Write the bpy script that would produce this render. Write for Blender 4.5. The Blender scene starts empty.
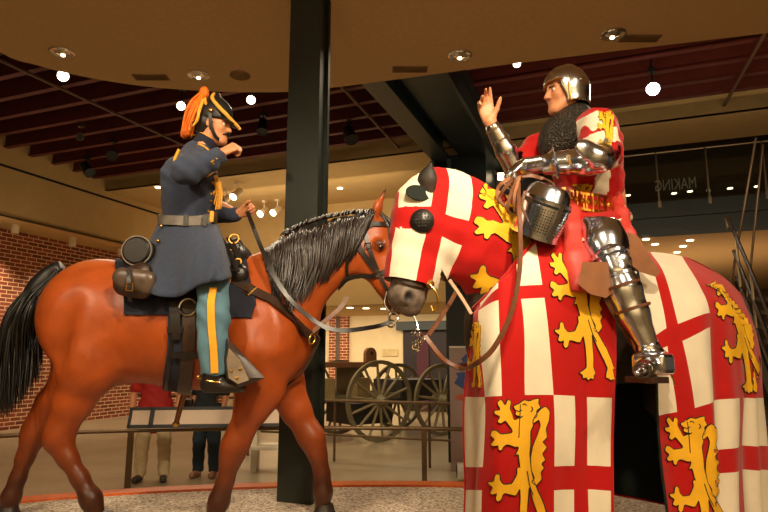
import bpy, bmesh, math, random
import numpy as np
from mathutils import Vector, Matrix, noise as mnoise
from mathutils.bvhtree import BVHTree
from mathutils.geometry import delaunay_2d_cdt, tessellate_polygon

random.seed(7)
rng = np.random.default_rng(7)
SC = bpy.context.scene
COL = SC.collection

# ------------------------------------------------------------------ camera, world, lights, exposure
CAM = np.array([0.0, 0.0, 1.6])
PITCH = math.atan(0.17)
FPX = 600.0
cd = bpy.data.cameras.new('camera')
cd.sensor_width = 36.0
cd.lens = 36.0 * FPX / 768.0
cam = bpy.data.objects.new('camera', cd)
cam.location = CAM
cam.rotation_euler = (math.pi / 2 + PITCH, 0, 0)
COL.objects.link(cam)
SC.camera = cam

w = bpy.data.worlds.new('world')
SC.world = w
w.use_nodes = True
w.node_tree.nodes['Background'].inputs[0].default_value = (1.0, 0.77, 0.50, 1)
w.node_tree.nodes['Background'].inputs[1].default_value = 0.09

SC.view_settings.view_transform = 'Standard'
SC.view_settings.look = 'None'
SC.view_settings.gamma = 1.0
SC.view_settings.use_curve_mapping = False
SC.view_settings.exposure = 0.0

WARM = (1.0, 0.80, 0.54)

def spot(name, loc, target, watts, angle=60, blend=0.6, size=0.12, color=WARM):
    l = bpy.data.lights.new(name, 'SPOT')
    l.energy = watts; l.spot_size = math.radians(angle); l.spot_blend = blend
    l.shadow_soft_size = size; l.color = color
    o = bpy.data.objects.new(name, l)
    o.location = loc
    d = Vector(target) - Vector(loc)
    o.rotation_euler = d.to_track_quat('-Z', 'Y').to_euler()
    COL.objects.link(o)
    return o

def area(name, loc, target, watts, sx, sy, color=WARM):
    l = bpy.data.lights.new(name, 'AREA')
    l.energy = watts; l.shape = 'RECTANGLE'; l.size = sx; l.size_y = sy; l.color = color
    o = bpy.data.objects.new(name, l)
    o.location = loc
    d = Vector(target) - Vector(loc)
    o.rotation_euler = d.to_track_quat('-Z', 'Y').to_euler()
    COL.objects.link(o)
    return o

# ceiling spots of the exhibit, above and around the photographer
spot('spot_horse', (0.9, 0.3, 4.25), (-0.75, 3.7, 1.9), 540, 52)
spot('spot_horse_rear', (-2.6, 0.5, 4.25), (-1.9, 3.7, 1.7), 330, 60)
spot('spot_trooper', (-0.2, 0.6, 4.25), (-1.1, 3.6, 2.7), 160, 40)
spot('spot_knight', (0.5, 0.1, 4.25), (1.1, 3.1, 2.1), 350, 56)
spot('spot_knight_rear', (2.6, 0.3, 4.25), (1.8, 3.2, 1.7), 205, 60)
spot('spot_rim', (2.9, 5.4, 4.3), (1.1, 3.1, 2.5), 160, 60)
spot('spot_rim_horse', (-1.2, 5.6, 4.3), (-1.3, 3.7, 2.3), 110, 60)
spot('spot_platform', (0.0, 4.6, 4.3), (-0.4, 4.5, 0.65), 160, 95)

# added unseen area lights: front wall glow and fill for the armour to reflect
area('area_front_wall', (0, -4.2, 4.2), (0, -6.2, 2.2), 330, 9, 0.5)
area('area_front_left', (-3.2, -1.2, 4.25), (-1.0, 3.6, 1.8), 45, 1.6, 0.5)
area('area_front_right', (2.6, -1.4, 4.25), (1.2, 3.1, 1.9), 36, 1.6, 0.5)

# ------------------------------------------------------------------ picture rays -> places in the room
CP, SP = math.cos(PITCH), math.sin(PITCH)
def ray(px, py):
    u = (px - 384.0) / FPX; v = (256.0 - py) / FPX
    return np.array([u, CP - v * SP, SP + v * CP])
def P(px, py, Y):
    d = ray(px, py)
    return CAM + d * (Y / d[1])
def PZ(px, py, z):
    d = ray(px, py)
    return CAM + d * ((z - CAM[2]) / d[2])
# the building stands turned to the exhibit: a runs along its back wall, b goes deeper
E1 = np.array([0.9353, -0.3538, 0.0]); E2 = np.array([0.3538, 0.9353, 0.0])
O0 = np.array([-6.93, 14.4, 0.0])
def R(a, b, z):
    return O0 + a * E1 + b * E2 + np.array([0, 0, z])
def PB(px, py, b):                        # ray against the plane at depth b of the building
    d = ray(px, py)
    t = (b - np.dot(CAM - O0, E2)) / np.dot(d, E2)
    return CAM + d * t
def toR(p):
    q = np.asarray(p) - O0
    return float(q @ E1), float(q @ E2), float(q[2])

# ------------------------------------------------------------------ materials
def lin(c):
    return tuple(((x / 255.0) / 12.92 if x / 255.0 <= 0.04045 else ((x / 255.0 + 0.055) / 1.055) ** 2.4) for x in c)

def mat(name, rgb, rough=0.6, metal=0.0, vary=0.15, scale=8.0, bump=0.0, bscale=60.0, spec=0.5, emit=None, es=0.0,
        coat=0.0, aniso=None, sheen=0.0, attr=None):
    m = bpy.data.materials.new(name)
    m.use_nodes = True
    nt = m.node_tree; N = nt.nodes; L = nt.links
    b = N['Principled BSDF']
    c = lin(rgb)
    b.inputs['Roughness'].default_value = rough
    b.inputs['Metallic'].default_value = metal
    b.inputs['Specular IOR Level'].default_value = spec
    if coat: b.inputs['Coat Weight'].default_value = coat
    if sheen:
        b.inputs['Sheen Weight'].default_value = sheen
    tc = N.new('ShaderNodeTexCoord')
    if vary > 0:
        nz = N.new('ShaderNodeTexNoise'); nz.inputs['Scale'].default_value = scale; nz.inputs['Detail'].default_value = 5
        L.new(tc.outputs['Object'], nz.inputs['Vector'])
        mp = N.new('ShaderNodeMapRange')
        mp.inputs['From Min'].default_value = 0.3; mp.inputs['From Max'].default_value = 0.7
        mp.inputs['To Min'].default_value = 1 - vary; mp.inputs['To Max'].default_value = 1 + vary
        L.new(nz.outputs['Fac'], mp.inputs['Value'])
        hs = N.new('ShaderNodeVectorMath'); hs.operation = 'SCALE'
        L.new(mp.outputs['Result'], hs.inputs['Scale'])
        if attr:
            at = N.new('ShaderNodeAttribute'); at.attribute_name = attr
            L.new(at.outputs['Color'], hs.inputs[0])
        else:
            hs.inputs[0].default_value = c
        L.new(hs.outputs[0], b.inputs['Base Color'])
    else:
        b.inputs['Base Color'].default_value = (*c, 1)
    if bump > 0:
        n2 = N.new('ShaderNodeTexNoise'); n2.inputs['Scale'].default_value = bscale; n2.inputs['Detail'].default_value = 4
        L.new(tc.outputs['Object'], n2.inputs['Vector'])
        bp = N.new('ShaderNodeBump'); bp.inputs['Strength'].default_value = bump; bp.inputs['Distance'].default_value = 0.01
        L.new(n2.outputs['Fac'], bp.inputs['Height']); L.new(bp.outputs['Normal'], b.inputs['Normal'])
    if emit:
        b.inputs['Emission Color'].default_value = (*lin(emit), 1); b.inputs['Emission Strength'].default_value = es
    return m

def mat_brick():
    m = bpy.data.materials.new('brick'); m.use_nodes = True
    N = m.node_tree.nodes; L = m.node_tree.links; b = N['Principled BSDF']
    uv = N.new('ShaderNodeTexCoord')
    br = N.new('ShaderNodeTexBrick')
    br.inputs['Color1'].default_value = (*lin((150, 72, 44)), 1); br.inputs['Color2'].default_value = (*lin((112, 50, 32)), 1)
    br.inputs['Mortar'].default_value = (*lin((230, 190, 146)), 1)
    br.inputs['Scale'].default_value = 1.0; br.inputs['Mortar Size'].default_value = 0.010
    br.inputs['Brick Width'].default_value = 0.27; br.inputs['Row Height'].default_value = 0.092
    L.new(uv.outputs['UV'], br.inputs['Vector'])
    L.new(br.outputs['Color'], b.inputs['Base Color'])
    bp = N.new('ShaderNodeBump'); bp.inputs['Strength'].default_value = 0.5; bp.invert = True; bp.inputs['Distance'].default_value = 0.01
    L.new(br.outputs['Fac'], bp.inputs['Height']); L.new(bp.outputs['Normal'], b.inputs['Normal'])
    b.inputs['Roughness'].default_value = 0.85
    return m

def mat_gravel():
    m = bpy.data.materials.new('gravel'); m.use_nodes = True
    N = m.node_tree.nodes; L = m.node_tree.links; b = N['Principled BSDF']
    tc = N.new('ShaderNodeTexCoord')
    vo = N.new('ShaderNodeTexVoronoi'); vo.inputs['Scale'].default_value = 75
    L.new(tc.outputs['Object'], vo.inputs['Vector'])
    cr = N.new('ShaderNodeValToRGB')
    cr.color_ramp.elements[0].color = (*lin((122, 104, 88)), 1); cr.color_ramp.elements[1].color = (*lin((226, 210, 190)), 1)
    e = cr.color_ramp.elements.new(0.45); e.color = (*lin((192, 172, 150)), 1)
    sp = N.new('ShaderNodeSeparateColor'); L.new(vo.outputs['Color'], sp.inputs['Color'])
    L.new(sp.outputs[0], cr.inputs['Fac']); L.new(cr.outputs['Color'], b.inputs['Base Color'])
    bp = N.new('ShaderNodeBump'); bp.inputs['Strength'].default_value = 0.9; bp.inputs['Distance'].default_value = 0.012; bp.invert = True
    L.new(vo.outputs['Distance'], bp.inputs['Height']); L.new(bp.outputs['Normal'], b.inputs['Normal'])
    b.inputs['Roughness'].default_value = 0.95
    return m

def mat_glass(name, rgb=(235, 240, 235), rough=0.03):
    m = bpy.data.materials.new(name); m.use_nodes = True
    N = m.node_tree.nodes; L = m.node_tree.links
    for n in list(N):
        if n.type == 'BSDF_PRINCIPLED': N.remove(n)
    tr = N.new('ShaderNodeBsdfTransparent'); tr.inputs[0].default_value = (*lin(rgb), 1)
    gl = N.new('ShaderNodeBsdfGlossy'); gl.inputs['Roughness'].default_value = rough
    fr = N.new('ShaderNodeFresnel'); fr.inputs['IOR'].default_value = 1.5
    mx = N.new('ShaderNodeMixShader')
    L.new(fr.outputs[0], mx.inputs[0]); L.new(tr.outputs[0], mx.inputs[1]); L.new(gl.outputs[0], mx.inputs[2])
    L.new(mx.outputs[0], N['Material Output'].inputs['Surface'])
    return m

M = {}
M['plaster'] = mat('tan_plaster', (214, 182, 134), 0.9, vary=0.05, scale=25, bump=0.15, bscale=120)
M['plaster_deep'] = mat('tan_wall_paint', (190, 158, 102), 0.9, vary=0.04, scale=4)
M['cream'] = mat('cream_paint', (226, 206, 164), 0.9, vary=0.04, scale=4)
M['reveal'] = mat('black_reveal', (22, 18, 16), 0.9, vary=0)
M['joist'] = mat('oxide_red_steel', (88, 28, 16), 0.6, vary=0.2, scale=5)
M['deck'] = mat('dark_deck', (26, 15, 12), 0.85, vary=0.1)
M['steel_green'] = mat('dark_green_steel', (34, 44, 43), 0.42, vary=0.1, scale=6)
M['brick'] = mat_brick()
M['column'] = mat('green_black_column', (26, 32, 26), 0.45, vary=0.08, scale=6)
M['gravel'] = mat_gravel()
M['floor'] = mat('polished_floor', (156, 140, 112), 0.28, vary=0.12, scale=1.6, bump=0.03, bscale=3)
M['rim'] = mat('orange_wood_rim', (205, 98, 40), 0.4, vary=0.12, scale=20)
M['black'] = mat('black_paint', (20, 19, 18), 0.5, vary=0.1)
M['chrome'] = mat('chrome_ring', (220, 210, 195), 0.18, 1.0, vary=0)
M['lamp'] = mat('lamp_face', (255, 244, 225), 0.5, vary=0, emit=(255, 236, 205), es=14)
M['lamp_soft'] = mat('lamp_face_soft', (255, 240, 215), 0.5, vary=0, emit=(255, 226, 180), es=5)
M['lamp_cool'] = mat('lamp_face_cool', (255, 255, 255), 0.5, vary=0, emit=(250, 246, 255), es=30)
M['whitecan'] = mat('off_white_can', (226, 206, 172), 0.5, vary=0.03)
M['railmetal'] = mat('satin_steel', (150, 134, 110), 0.35, 1.0, vary=0.06)
M['bronze'] = mat('bronze_rail', (112, 90, 66), 0.4, 0.8, vary=0.08)
M['glass'] = mat_glass('balustrade_glass')
M['white'] = mat('white_panel', (236, 226, 206), 0.5, vary=0.03)

# ------------------------------------------------------------------ mesh helpers
def unit(v):
    v = np.asarray(v, float); n = np.linalg.norm(v)
    return v / n if n > 1e-12 else v
def frame(t, hint=(0, 0, 1)):
    t = unit(t); h = np.asarray(hint, float)
    x = np.cross(h, t)
    if np.linalg.norm(x) < 1e-4: x = np.cross((1, 0, 0), t)
    x = unit(x); y = np.cross(t, x)
    return x, y
def smooth_path(pts, n=8, closed=False):
    pts = [np.asarray(p, float) for p in pts]
    if len(pts) < 3: 
        return [pts[0] + (pts[-1] - pts[0]) * i / n for i in range(n + 1)]
    out = []
    m = len(pts)
    rngi = range(m if closed else m - 1)
    for i in rngi:
        if closed: p0, p1, p2, p3 = pts[i - 1], pts[i], pts[(i + 1) % m], pts[(i + 2) % m]
        else:
            p1, p2 = pts[i], pts[i + 1]
            p0 = pts[i - 1] if i > 0 else 2 * p1 - p2
            p3 = pts[i + 2] if i + 2 < m else 2 * p2 - p1
        for k in range(n):
            t = k / n
            out.append(0.5 * (2 * p1 + (p2 - p0) * t + (2 * p0 - 5 * p1 + 4 * p2 - p3) * t * t + (3 * p1 - p0 - 3 * p2 + p3) * t ** 3))
    if not closed: out.append(pts[-1])
    return out

class MB:
    def __init__(s): s.v = []; s.f = []; s.m = []; s.mi = 0; s.n = 0
    def add(s, vs, fs, mi=None):
        vs = np.asarray(vs, float).reshape(-1, 3)
        o = s.n
        s.v.append(vs); s.n += len(vs)
        k = s.mi if mi is None else mi
        for f in fs: s.f.append([o + i for i in f]); s.m.append(k)
        return s
    def hexa(s, c8, mi=None):
        return s.add(c8, [(0, 3, 2, 1), (4, 5, 6, 7), (0, 1, 5, 4), (1, 2, 6, 5), (2, 3, 7, 6), (3, 0, 4, 7)], mi)
    def box(s, lo, hi, mi=None):
        x0, y0, z0 = lo; x1, y1, z1 = hi
        return s.hexa([(x0, y0, z0), (x1, y0, z0), (x1, y1, z0), (x0, y1, z0), (x0, y0, z1), (x1, y0, z1), (x1, y1, z1), (x0, y1, z1)], mi)
    def obox(s, c, ax, ay, az, mi=None):          # centre and three half axes
        c = np.asarray(c, float); ax = np.asarray(ax, float); ay = np.asarray(ay, float); az = np.asarray(az, float)
        return s.hexa([c - ax - ay - az, c + ax - ay - az, c + ax + ay - az, c - ax + ay - az, c - ax - ay + az, c + ax - ay + az, c + ax + ay + az, c - ax + ay + az], mi)
    def rbox(s, a0, a1, b0, b1, z0, z1, mi=None):  # box in the building's directions
        return s.hexa([R(a0, b0, z0), R(a1, b0, z0), R(a1, b1, z0), R(a0, b1, z0), R(a0, b0, z1), R(a1, b0, z1), R(a1, b1, z1), R(a0, b1, z1)], mi)
    def tube(s, pts, r, seg=8, cap=True, closed=False, flat=None, mi=None):
        pts = [np.asarray(p, float) for p in pts]; n = len(pts)
        rr = [r] * n if np.isscalar(r) else list(r)
        if len(rr) != n: rr = list(np.interp(np.linspace(0, 1, n), np.linspace(0, 1, len(rr)), rr))
        vs = []; prev = None
        for i, p in enumerate(pts):
            if closed: t = pts[(i + 1) % n] - pts[i - 1]
            else: t = pts[min(i + 1, n - 1)] - pts[max(i - 1, 0)]
            t = unit(t)
            if prev is None: x, y = frame(t)
            else:
                x = unit(prev - t * np.dot(prev, t)); y = np.cross(t, x)
            prev = x
            for k in range(seg):
                a = 2 * math.pi * k / seg
                o = x * math.cos(a) * rr[i] + y * math.sin(a) * rr[i]
                if flat is not None:
                    fn, fs = flat; o = o + fn * (np.dot(o, fn)) * (fs - 1)
                vs.append(p + o)
        fs_ = []
        for i in range(n if closed else n - 1):
            j = (i + 1) % n
            for k in range(seg):
                k2 = (k + 1) % seg
                fs_.append((i * seg + k, i * seg + k2, j * seg + k2, j * seg + k))
        if cap and not closed:
            fs_.append(tuple(range(seg))[::-1]); fs_.append(tuple((n - 1) * seg + k for k in range(seg)))
        return s.add(vs, fs_, mi)
    def cyl(s, a, b, r, seg=16, r2=None, mi=None):
        return s.tube([a, b], [r, r if r2 is None else r2], seg, mi=mi)
    def lathe(s, prof, c, axis=(0, 0, 1), seg=24, x=None, sx=1.0, sy=1.0, closed=False, mi=None):
        axis = unit(axis)
        if x is None: x, y = frame(axis, (0, 1, 0) if abs(axis[2]) > .9 else (0, 0, 1))
        else: x = unit(x); y = np.cross(axis, x)
        c = np.asarray(c, float); n = len(prof); vs = []; fs = []
        for r, z in prof:
            for k in range(seg):
                a = 2 * math.pi * k / seg
                vs.append(c + axis * z + x * (r * sx * math.cos(a)) + y * (r * sy * math.sin(a)))
        for i in range(n if closed else n - 1):
            j = (i + 1) % n
            for k in range(seg):
                k2 = (k + 1) % seg
                fs.append((i * seg + k, i * seg + k2, j * seg + k2, j * seg + k))
        if not closed:
            if prof[0][0] > 1e-4: fs.append(tuple(range(seg))[::-1])
            if prof[-1][0] > 1e-4: fs.append(tuple((n - 1) * seg + k for k in range(seg)))
        return s.add(vs, fs, mi)
    def prism(s, poly, o, ux, uy, uz, mi=None):    # polygon in (ux,uy) at o, pushed along uz
        o = np.asarray(o, float); ux = np.asarray(ux, float); uy = np.asarray(uy, float); uz = np.asarray(uz, float)
        n = len(poly)
        b = [o + ux * p[0] + uy * p[1] for p in poly]; t = [p + uz for p in b]
        tri = tessellate_polygon([[Vector((p[0], p[1], 0)) for p in poly]])
        fs = [tuple(reversed(x)) for x in tri] + [tuple(n + i for i in x) for x in tri]
        fs += [(i, (i + 1) % n, n + (i + 1) % n, n + i) for i in range(n)]
        return s.add(b + t, fs, mi)
    def strap(s, pts, nrm, width, thick, mi=None, closed=False):   # flat band along pts, facing nrm
        n = len(pts); vs = []; fs = []
        for i in range(n):
            t = unit((pts[(i + 1) % n] - pts[i - 1]) if closed else (pts[min(i + 1, n - 1)] - pts[max(i - 1, 0)]))
            nn = unit(nrm[i] - t * np.dot(nrm[i], t)); sd = np.cross(t, nn)
            wd = width if np.isscalar(width) else width[i]
            p = pts[i]
            vs += [p - sd * wd / 2, p + sd * wd / 2, p + sd * wd / 2 + nn * thick, p - sd * wd / 2 + nn * thick]
        for i in range(n if closed else n - 1):
            j = (i + 1) % n
            for k in range(4):
                k2 = (k + 1) % 4
                fs.append((i * 4 + k, j * 4 + k, j * 4 + k2, i * 4 + k2))
        if not closed: fs += [(3, 2, 1, 0), tuple((n - 1) * 4 + k for k in range(4))]
        return s.add(vs, fs, mi)
    def sphere(s, c, r, seg=16, rings=10, scale=(1, 1, 1), mi=None):
        prof = [(math.sin(math.pi * i / rings), -math.cos(math.pi * i / rings)) for i in range(rings + 1)]
        c = np.asarray(c, float); vs = []; fs = []
        for q, z in prof:
            for k in range(seg):
                a = 2 * math.pi * k / seg
                vs.append(c + np.array([q * math.cos(a) * r * scale[0], q * math.sin(a) * r * scale[1], z * r * scale[2]]))
        for i in range(rings):
            for k in range(seg):
                k2 = (k + 1) % seg
                fs.append((i * seg + k, i * seg + k2, (i + 1) * seg + k2, (i + 1) * seg + k))
        return s.add(vs, fs, mi)
    def grid(s, G, mi=None, thick=0.0, back=None):            # G[n][m] points; thick pushes a second skin behind
        G = np.asarray(G, float); n, m = G.shape[:2]
        fs = [(i * m + j, (i + 1) * m + j, (i + 1) * m + j + 1, i * m + j + 1) for i in range(n - 1) for j in range(m - 1)]
        mis = [mi(i, j) if callable(mi) else (s.mi if mi is None else mi) for i in range(n - 1) for j in range(m - 1)]
        o = s.n
        s.v.append(G.reshape(-1, 3)); s.n += n * m
        for f, k in zip(fs, mis): s.f.append([o + i for i in f]); s.m.append(k)
        if thick:
            du = np.gradient(G, axis=0); dv = np.gradient(G, axis=1)
            nn = np.cross(du, dv); nn /= np.maximum(np.linalg.norm(nn, axis=2, keepdims=True), 1e-9)
            B = G - nn * thick
            o2 = s.n
            s.v.append(B.reshape(-1, 3)); s.n += n * m
            for f, k in zip(fs, mis): s.f.append([o2 + i for i in reversed(f)]); s.m.append(k if back is None else back)
            bd = [i * m for i in range(n)] + [(n - 1) * m + j for j in range(1, m)] + [i * m + m - 1 for i in range(n - 2, -1, -1)] + [j for j in range(m - 2, 0, -1)]
            for q in range(len(bd)):
                i, j = bd[q], bd[(q + 1) % len(bd)]
                s.f.append([o + j, o + i, o2 + i, o2 + j]); s.m.append(mis[0])
        return s
    def build(s, name, mats, parent=None, smooth=35, uvf=None, loc=None, attr=None):
        vs = np.concatenate(s.v) if s.v else np.zeros((0, 3))
        if not isinstance(mats, (list, tuple)): mats = [mats]
        off = np.zeros(3)
        if parent is not None: off = np.array(root_of(parent).location)
        elif loc is not None: off = np.asarray(loc, float)
        elif len(vs):
            lo, hi = vs.min(0), vs.max(0); off = np.array([(lo[0] + hi[0]) / 2, (lo[1] + hi[1]) / 2, lo[2]])
        me = bpy.data.meshes.new(name)
        me.from_pydata((vs - off).tolist(), [], s.f)
        for mm in mats: me.materials.append(mm)
        me.polygons.foreach_set('material_index', s.m)
        me.update()
        if smooth:
            me.polygons.foreach_set('use_smooth', [True] * len(me.polygons))
            if smooth < 180: me.set_sharp_from_angle(angle=math.radians(smooth))
        if uvf:
            uv = me.uv_layers.new(name='UVMap')
            for li, l in enumerate(me.loops): uv.data[li].uv = uvf(vs[l.vertex_index])
        if attr is not None:
            ca = me.attributes.new('tint', 'FLOAT_COLOR', 'POINT')
            ca.data.foreach_set('color', np.concatenate([attr, np.ones((len(attr), 1))], 1).astype(np.float32).ravel())
        o = bpy.data.objects.new(name, me)
        COL.objects.link(o)
        if parent is not None: o.parent = parent
        else: o.location = off
        return o

def root_of(o):
    while o.parent is not None: o = o.parent
    return o
def tag(o, label=None, cat=None, group=None, kind=None):
    if label: o['label'] = label
    if cat: o['category'] = cat
    if group: o['group'] = group
    if kind: o['kind'] = kind
    return o
def thing(name, loc, label, cat, group=None):
    o = bpy.data.objects.new(name, None); COL.objects.link(o)
    o.empty_display_size = 0.1; o.location = tuple(float(x) for x in loc)
    return tag(o, label, cat, group)
def struct(o):
    o['kind'] = 'structure'; return o
def copy_tree(o, parent=None, delta=None):
    c = o.copy(); COL.objects.link(c)
    if parent is not None: c.parent = parent
    if delta is not None: c.location = Vector(o.location) + Vector(delta)
    for ch in list(o.children): copy_tree(ch, c)
    return c
# ------------------------------------------------------------------ signed distance modelling for bodies and cloth
def surface_nets(D, org, vox):
    S = D < 0
    nx, ny, nz = D.shape
    cor = [(i, j, k) for i in (0, 1) for j in (0, 1) for k in (0, 1)]
    def sub(A, c): return A[c[0]:nx - 1 + c[0], c[1]:ny - 1 + c[1], c[2]:nz - 1 + c[2]]
    cs = np.zeros((nx - 1, ny - 1, nz - 1), np.int8)
    for c in cor: cs += sub(S, c)
    act = (cs > 0) & (cs < 8)
    idx = -np.ones(act.shape, np.int64)
    ii = np.argwhere(act); n = len(ii)
    idx[act] = np.arange(n)
    acc = np.zeros((n, 3)); cnt = np.zeros(n)
    dv = {c: D[ii[:, 0] + c[0], ii[:, 1] + c[1], ii[:, 2] + c[2]] for c in cor}
    for c in cor:
        for ax in range(3):
            if c[ax] == 1: continue
            c2 = list(c); c2[ax] = 1; c2 = tuple(c2)
            d0, d1 = dv[c], dv[c2]
            m = (d0 < 0) != (d1 < 0)
            t = d0[m] / (d0[m] - d1[m])
            p = np.tile(np.array(c, float), (m.sum(), 1)); p[:, ax] += t
            acc[m] += p; cnt[m] += 1
    V = org + (ii + acc / cnt[:, None]) * vox
    F = []
    for ax in range(3):
        a1, a2 = (ax + 1) % 3, (ax + 2) % 3
        s0 = [slice(None)] * 3; s1 = [slice(None)] * 3
        s0[ax] = slice(0, -1); s1[ax] = slice(1, None)
        A, B = S[tuple(s0)], S[tuple(s1)]
        e = np.argwhere(A != B)
        ok = (e[:, a1] > 0) & (e[:, a2] > 0) & (e[:, a1] < D.shape[a1] - 1) & (e[:, a2] < D.shape[a2] - 1)
        e = e[ok]
        fl = A[e[:, 0], e[:, 1], e[:, 2]]
        q = []
        for (o1, o2) in ((-1, -1), (0, -1), (0, 0), (-1, 0)):
            g = e.copy(); g[:, a1] += o1; g[:, a2] += o2
            q.append(idx[g[:, 0], g[:, 1], g[:, 2]])
        q = np.stack(q, 1)
        q[~fl] = q[~fl][:, ::-1]
        F.append(q)
    return V, np.concatenate(F)

class SDF:
    def __init__(s, k=0.03): s.p = []; s.k = k
    def cone(s, a, b, ra, rb, flat=None, k=None, op=1):
        s.p.append(('c', np.asarray(a, float), np.asarray(b, float), float(ra), float(rb), flat, s.k if k is None else k, op)); return s
    def chain(s, nodes, flat=None, k=None, op=1):
        for (a, ra), (b, rb) in zip(nodes[:-1], nodes[1:]): s.cone(a, b, ra, rb, flat, k, op)
        return s
    def ell(s, c, r, axes=None, k=None, op=1):
        A = np.eye(3) if axes is None else np.array([unit(x) for x in axes])
        r = np.array([r] * 3 if np.isscalar(r) else r, float)
        s.p.append(('e', np.asarray(c, float), A, r, None, None, s.k if k is None else k, op)); return s
    def box(s, c, h, axes=None, rnd=0.01, k=None, op=1):
        A = np.eye(3) if axes is None else np.array([unit(x) for x in axes])
        s.p.append(('b', np.asarray(c, float), A, np.asarray(h, float), rnd, None, s.k if k is None else k, op)); return s
    def bounds(s):
        lo, hi = [], []
        for q in s.p:
            if q[7] < 0: continue
            if q[0] == 'c':
                lo.append(np.minimum(q[1] - q[3], q[2] - q[4])); hi.append(np.maximum(q[1] + q[3], q[2] + q[4]))
            else:
                e = np.abs(q[2].T) @ q[3] + (q[4] or 0)
                lo.append(q[1] - e); hi.append(q[1] + e)
        return np.min(lo, 0), np.max(hi, 0)
    @staticmethod
    def dist(q, X):
        if q[0] == 'c':
            a, b, ra, rb, flat = q[1], q[2], q[3], q[4], q[5]
            x = X - a; ab = b - a; sc = 1.0
            if flat is not None:
                n, f = flat; n = unit(n); g = 1.0 / f - 1.0
                x = x + (x @ n)[..., None] * n * g; ab = ab + (ab @ n) * n * g
                sc = 0.5 * (1 + f)
            L = max(ab @ ab, 1e-9)
            t = np.clip((x @ ab) / L, 0, 1)
            return (np.linalg.norm(x - t[..., None] * ab, axis=-1) - (ra + (rb - ra) * t)) * sc
        if q[0] == 'e':
            x = (X - q[1]) @ q[2].T
            k0 = np.linalg.norm(x / q[3], axis=-1); k1 = np.linalg.norm(x / (q[3] ** 2), axis=-1)
            return k0 * (k0 - 1.0) / np.maximum(k1, 1e-6)
        x = np.abs((X - q[1]) @ q[2].T) - q[3]
        return np.linalg.norm(np.maximum(x, 0), axis=-1) + np.minimum(x.max(-1), 0) - q[4]
    def mesh(s, vox=0.012, warp=None, smooth=1):
        lo, hi = s.bounds()
        lo = lo - 3 * vox - 0.02; hi = hi + 3 * vox + 0.02
        n = np.ceil((hi - lo) / vox).astype(int) + 1
        D = np.full(n, 0.5, np.float64)
        for q in s.p:
            k = q[6]
            if q[0] == 'c': l = np.minimum(q[1] - q[3], q[2] - q[4]); h = np.maximum(q[1] + q[3], q[2] + q[4])
            else:
                e = np.abs(q[2].T) @ q[3] + (q[4] or 0); l = q[1] - e; h = q[1] + e
            mg = 2 * k + 3 * vox
            i0 = np.clip(np.floor((l - mg - lo) / vox).astype(int), 0, n - 1); i1 = np.clip(np.ceil((h + mg - lo) / vox).astype(int) + 1, 1, n)
            if np.any(i1 <= i0): continue
            ax = [lo[a] + vox * np.arange(i0[a], i1[a]) for a in range(3)]
            X = np.stack(np.meshgrid(*ax, indexing='ij'), -1)
            d = SDF.dist(q, X)
            sl = tuple(slice(i0[a], i1[a]) for a in range(3))
            o = D[sl]
            if q[7] > 0:
                hh = np.maximum(k - np.abs(o - d), 0) / max(k, 1e-6)
                D[sl] = np.minimum(o, d) - hh * hh * k * 0.25
            else:
                hh = np.maximum(k - np.abs(o + d), 0) / max(k, 1e-6)
                D[sl] = np.maximum(o, -d) + hh * hh * k * 0.25
        if warp is not None:
            ax = [lo[a] + vox * np.arange(n[a]) for a in range(3)]
            near = np.abs(D) < 0.08
            X = np.stack(np.meshgrid(*ax, indexing='ij'), -1)[near]
            D[near] += warp(X)
        D[[0, -1]] = np.maximum(D[[0, -1]], vox); D[:, [0, -1]] = np.maximum(D[:, [0, -1]], vox); D[:, :, [0, -1]] = np.maximum(D[:, :, [0, -1]], vox)
        V, F = surface_nets(D, lo, vox)
        for _ in range(smooth):
            A = np.zeros_like(V); C = np.zeros(len(V))
            for a in range(4):
                i, j = F[:, a], F[:, (a + 1) % 4]
                np.add.at(A, i, V[j]); np.add.at(C, i, 1); np.add.at(A, j, V[i]); np.add.at(C, j, 1)
            V = 0.5 * V + 0.5 * A / np.maximum(C, 1)[:, None]
        return V, F
def sdf_mb(s, vox, warp=None, smooth=1, mif=None):
    V, F = s.mesh(vox, warp, smooth)
    mb = MB(); mb.v.append(V); mb.n = len(V); mb.f = F.tolist()
    if mif is None: mb.m = [0] * len(F)
    else: mb.m = [int(x) for x in mif(V[F].mean(1))]
    return mb
def bvh_of(mb):
    return BVHTree.FromPolygons([Vector(v) for v in np.concatenate(mb.v)], mb.f)
def snap(bvh, p, off=0.0):
    co, no, i, d = bvh.find_nearest(Vector(p))
    return np.array(co) + np.array(no) * off, np.array(no)
def lay(bvh, pts, n=8, off=0.004, closed=False):
    pp = smooth_path(pts, n, closed)
    q = [snap(bvh, p, off) for p in pp]
    pos = [a for a, _ in q]; nr = [b for _, b in q]
    m = len(nr)
    for _ in range(3):
        nr = [unit(nr[(i - 1) % m if closed else max(i - 1, 0)] + 2 * nr[i] + nr[(i + 1) % m if closed else min(i + 1, m - 1)]) for i in range(m)]
    for _ in range(2):
        pos = [pos[i] if (not closed and i in (0, m - 1)) else 0.25 * pos[i - 1] + 0.5 * pos[i] + 0.25 * pos[(i + 1) % m] for i in range(m)]
    return pos, nr
# ------------------------------------------------------------------ the hall
mb = MB(); mb.add([(-30, -12, 0), (34, -12, 0), (34, 40, 0), (-30, 40, 0)], [(0, 1, 2, 3)])
struct(mb.build('floor', M['floor'], smooth=0, loc=(0, 0, 0)))

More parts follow.
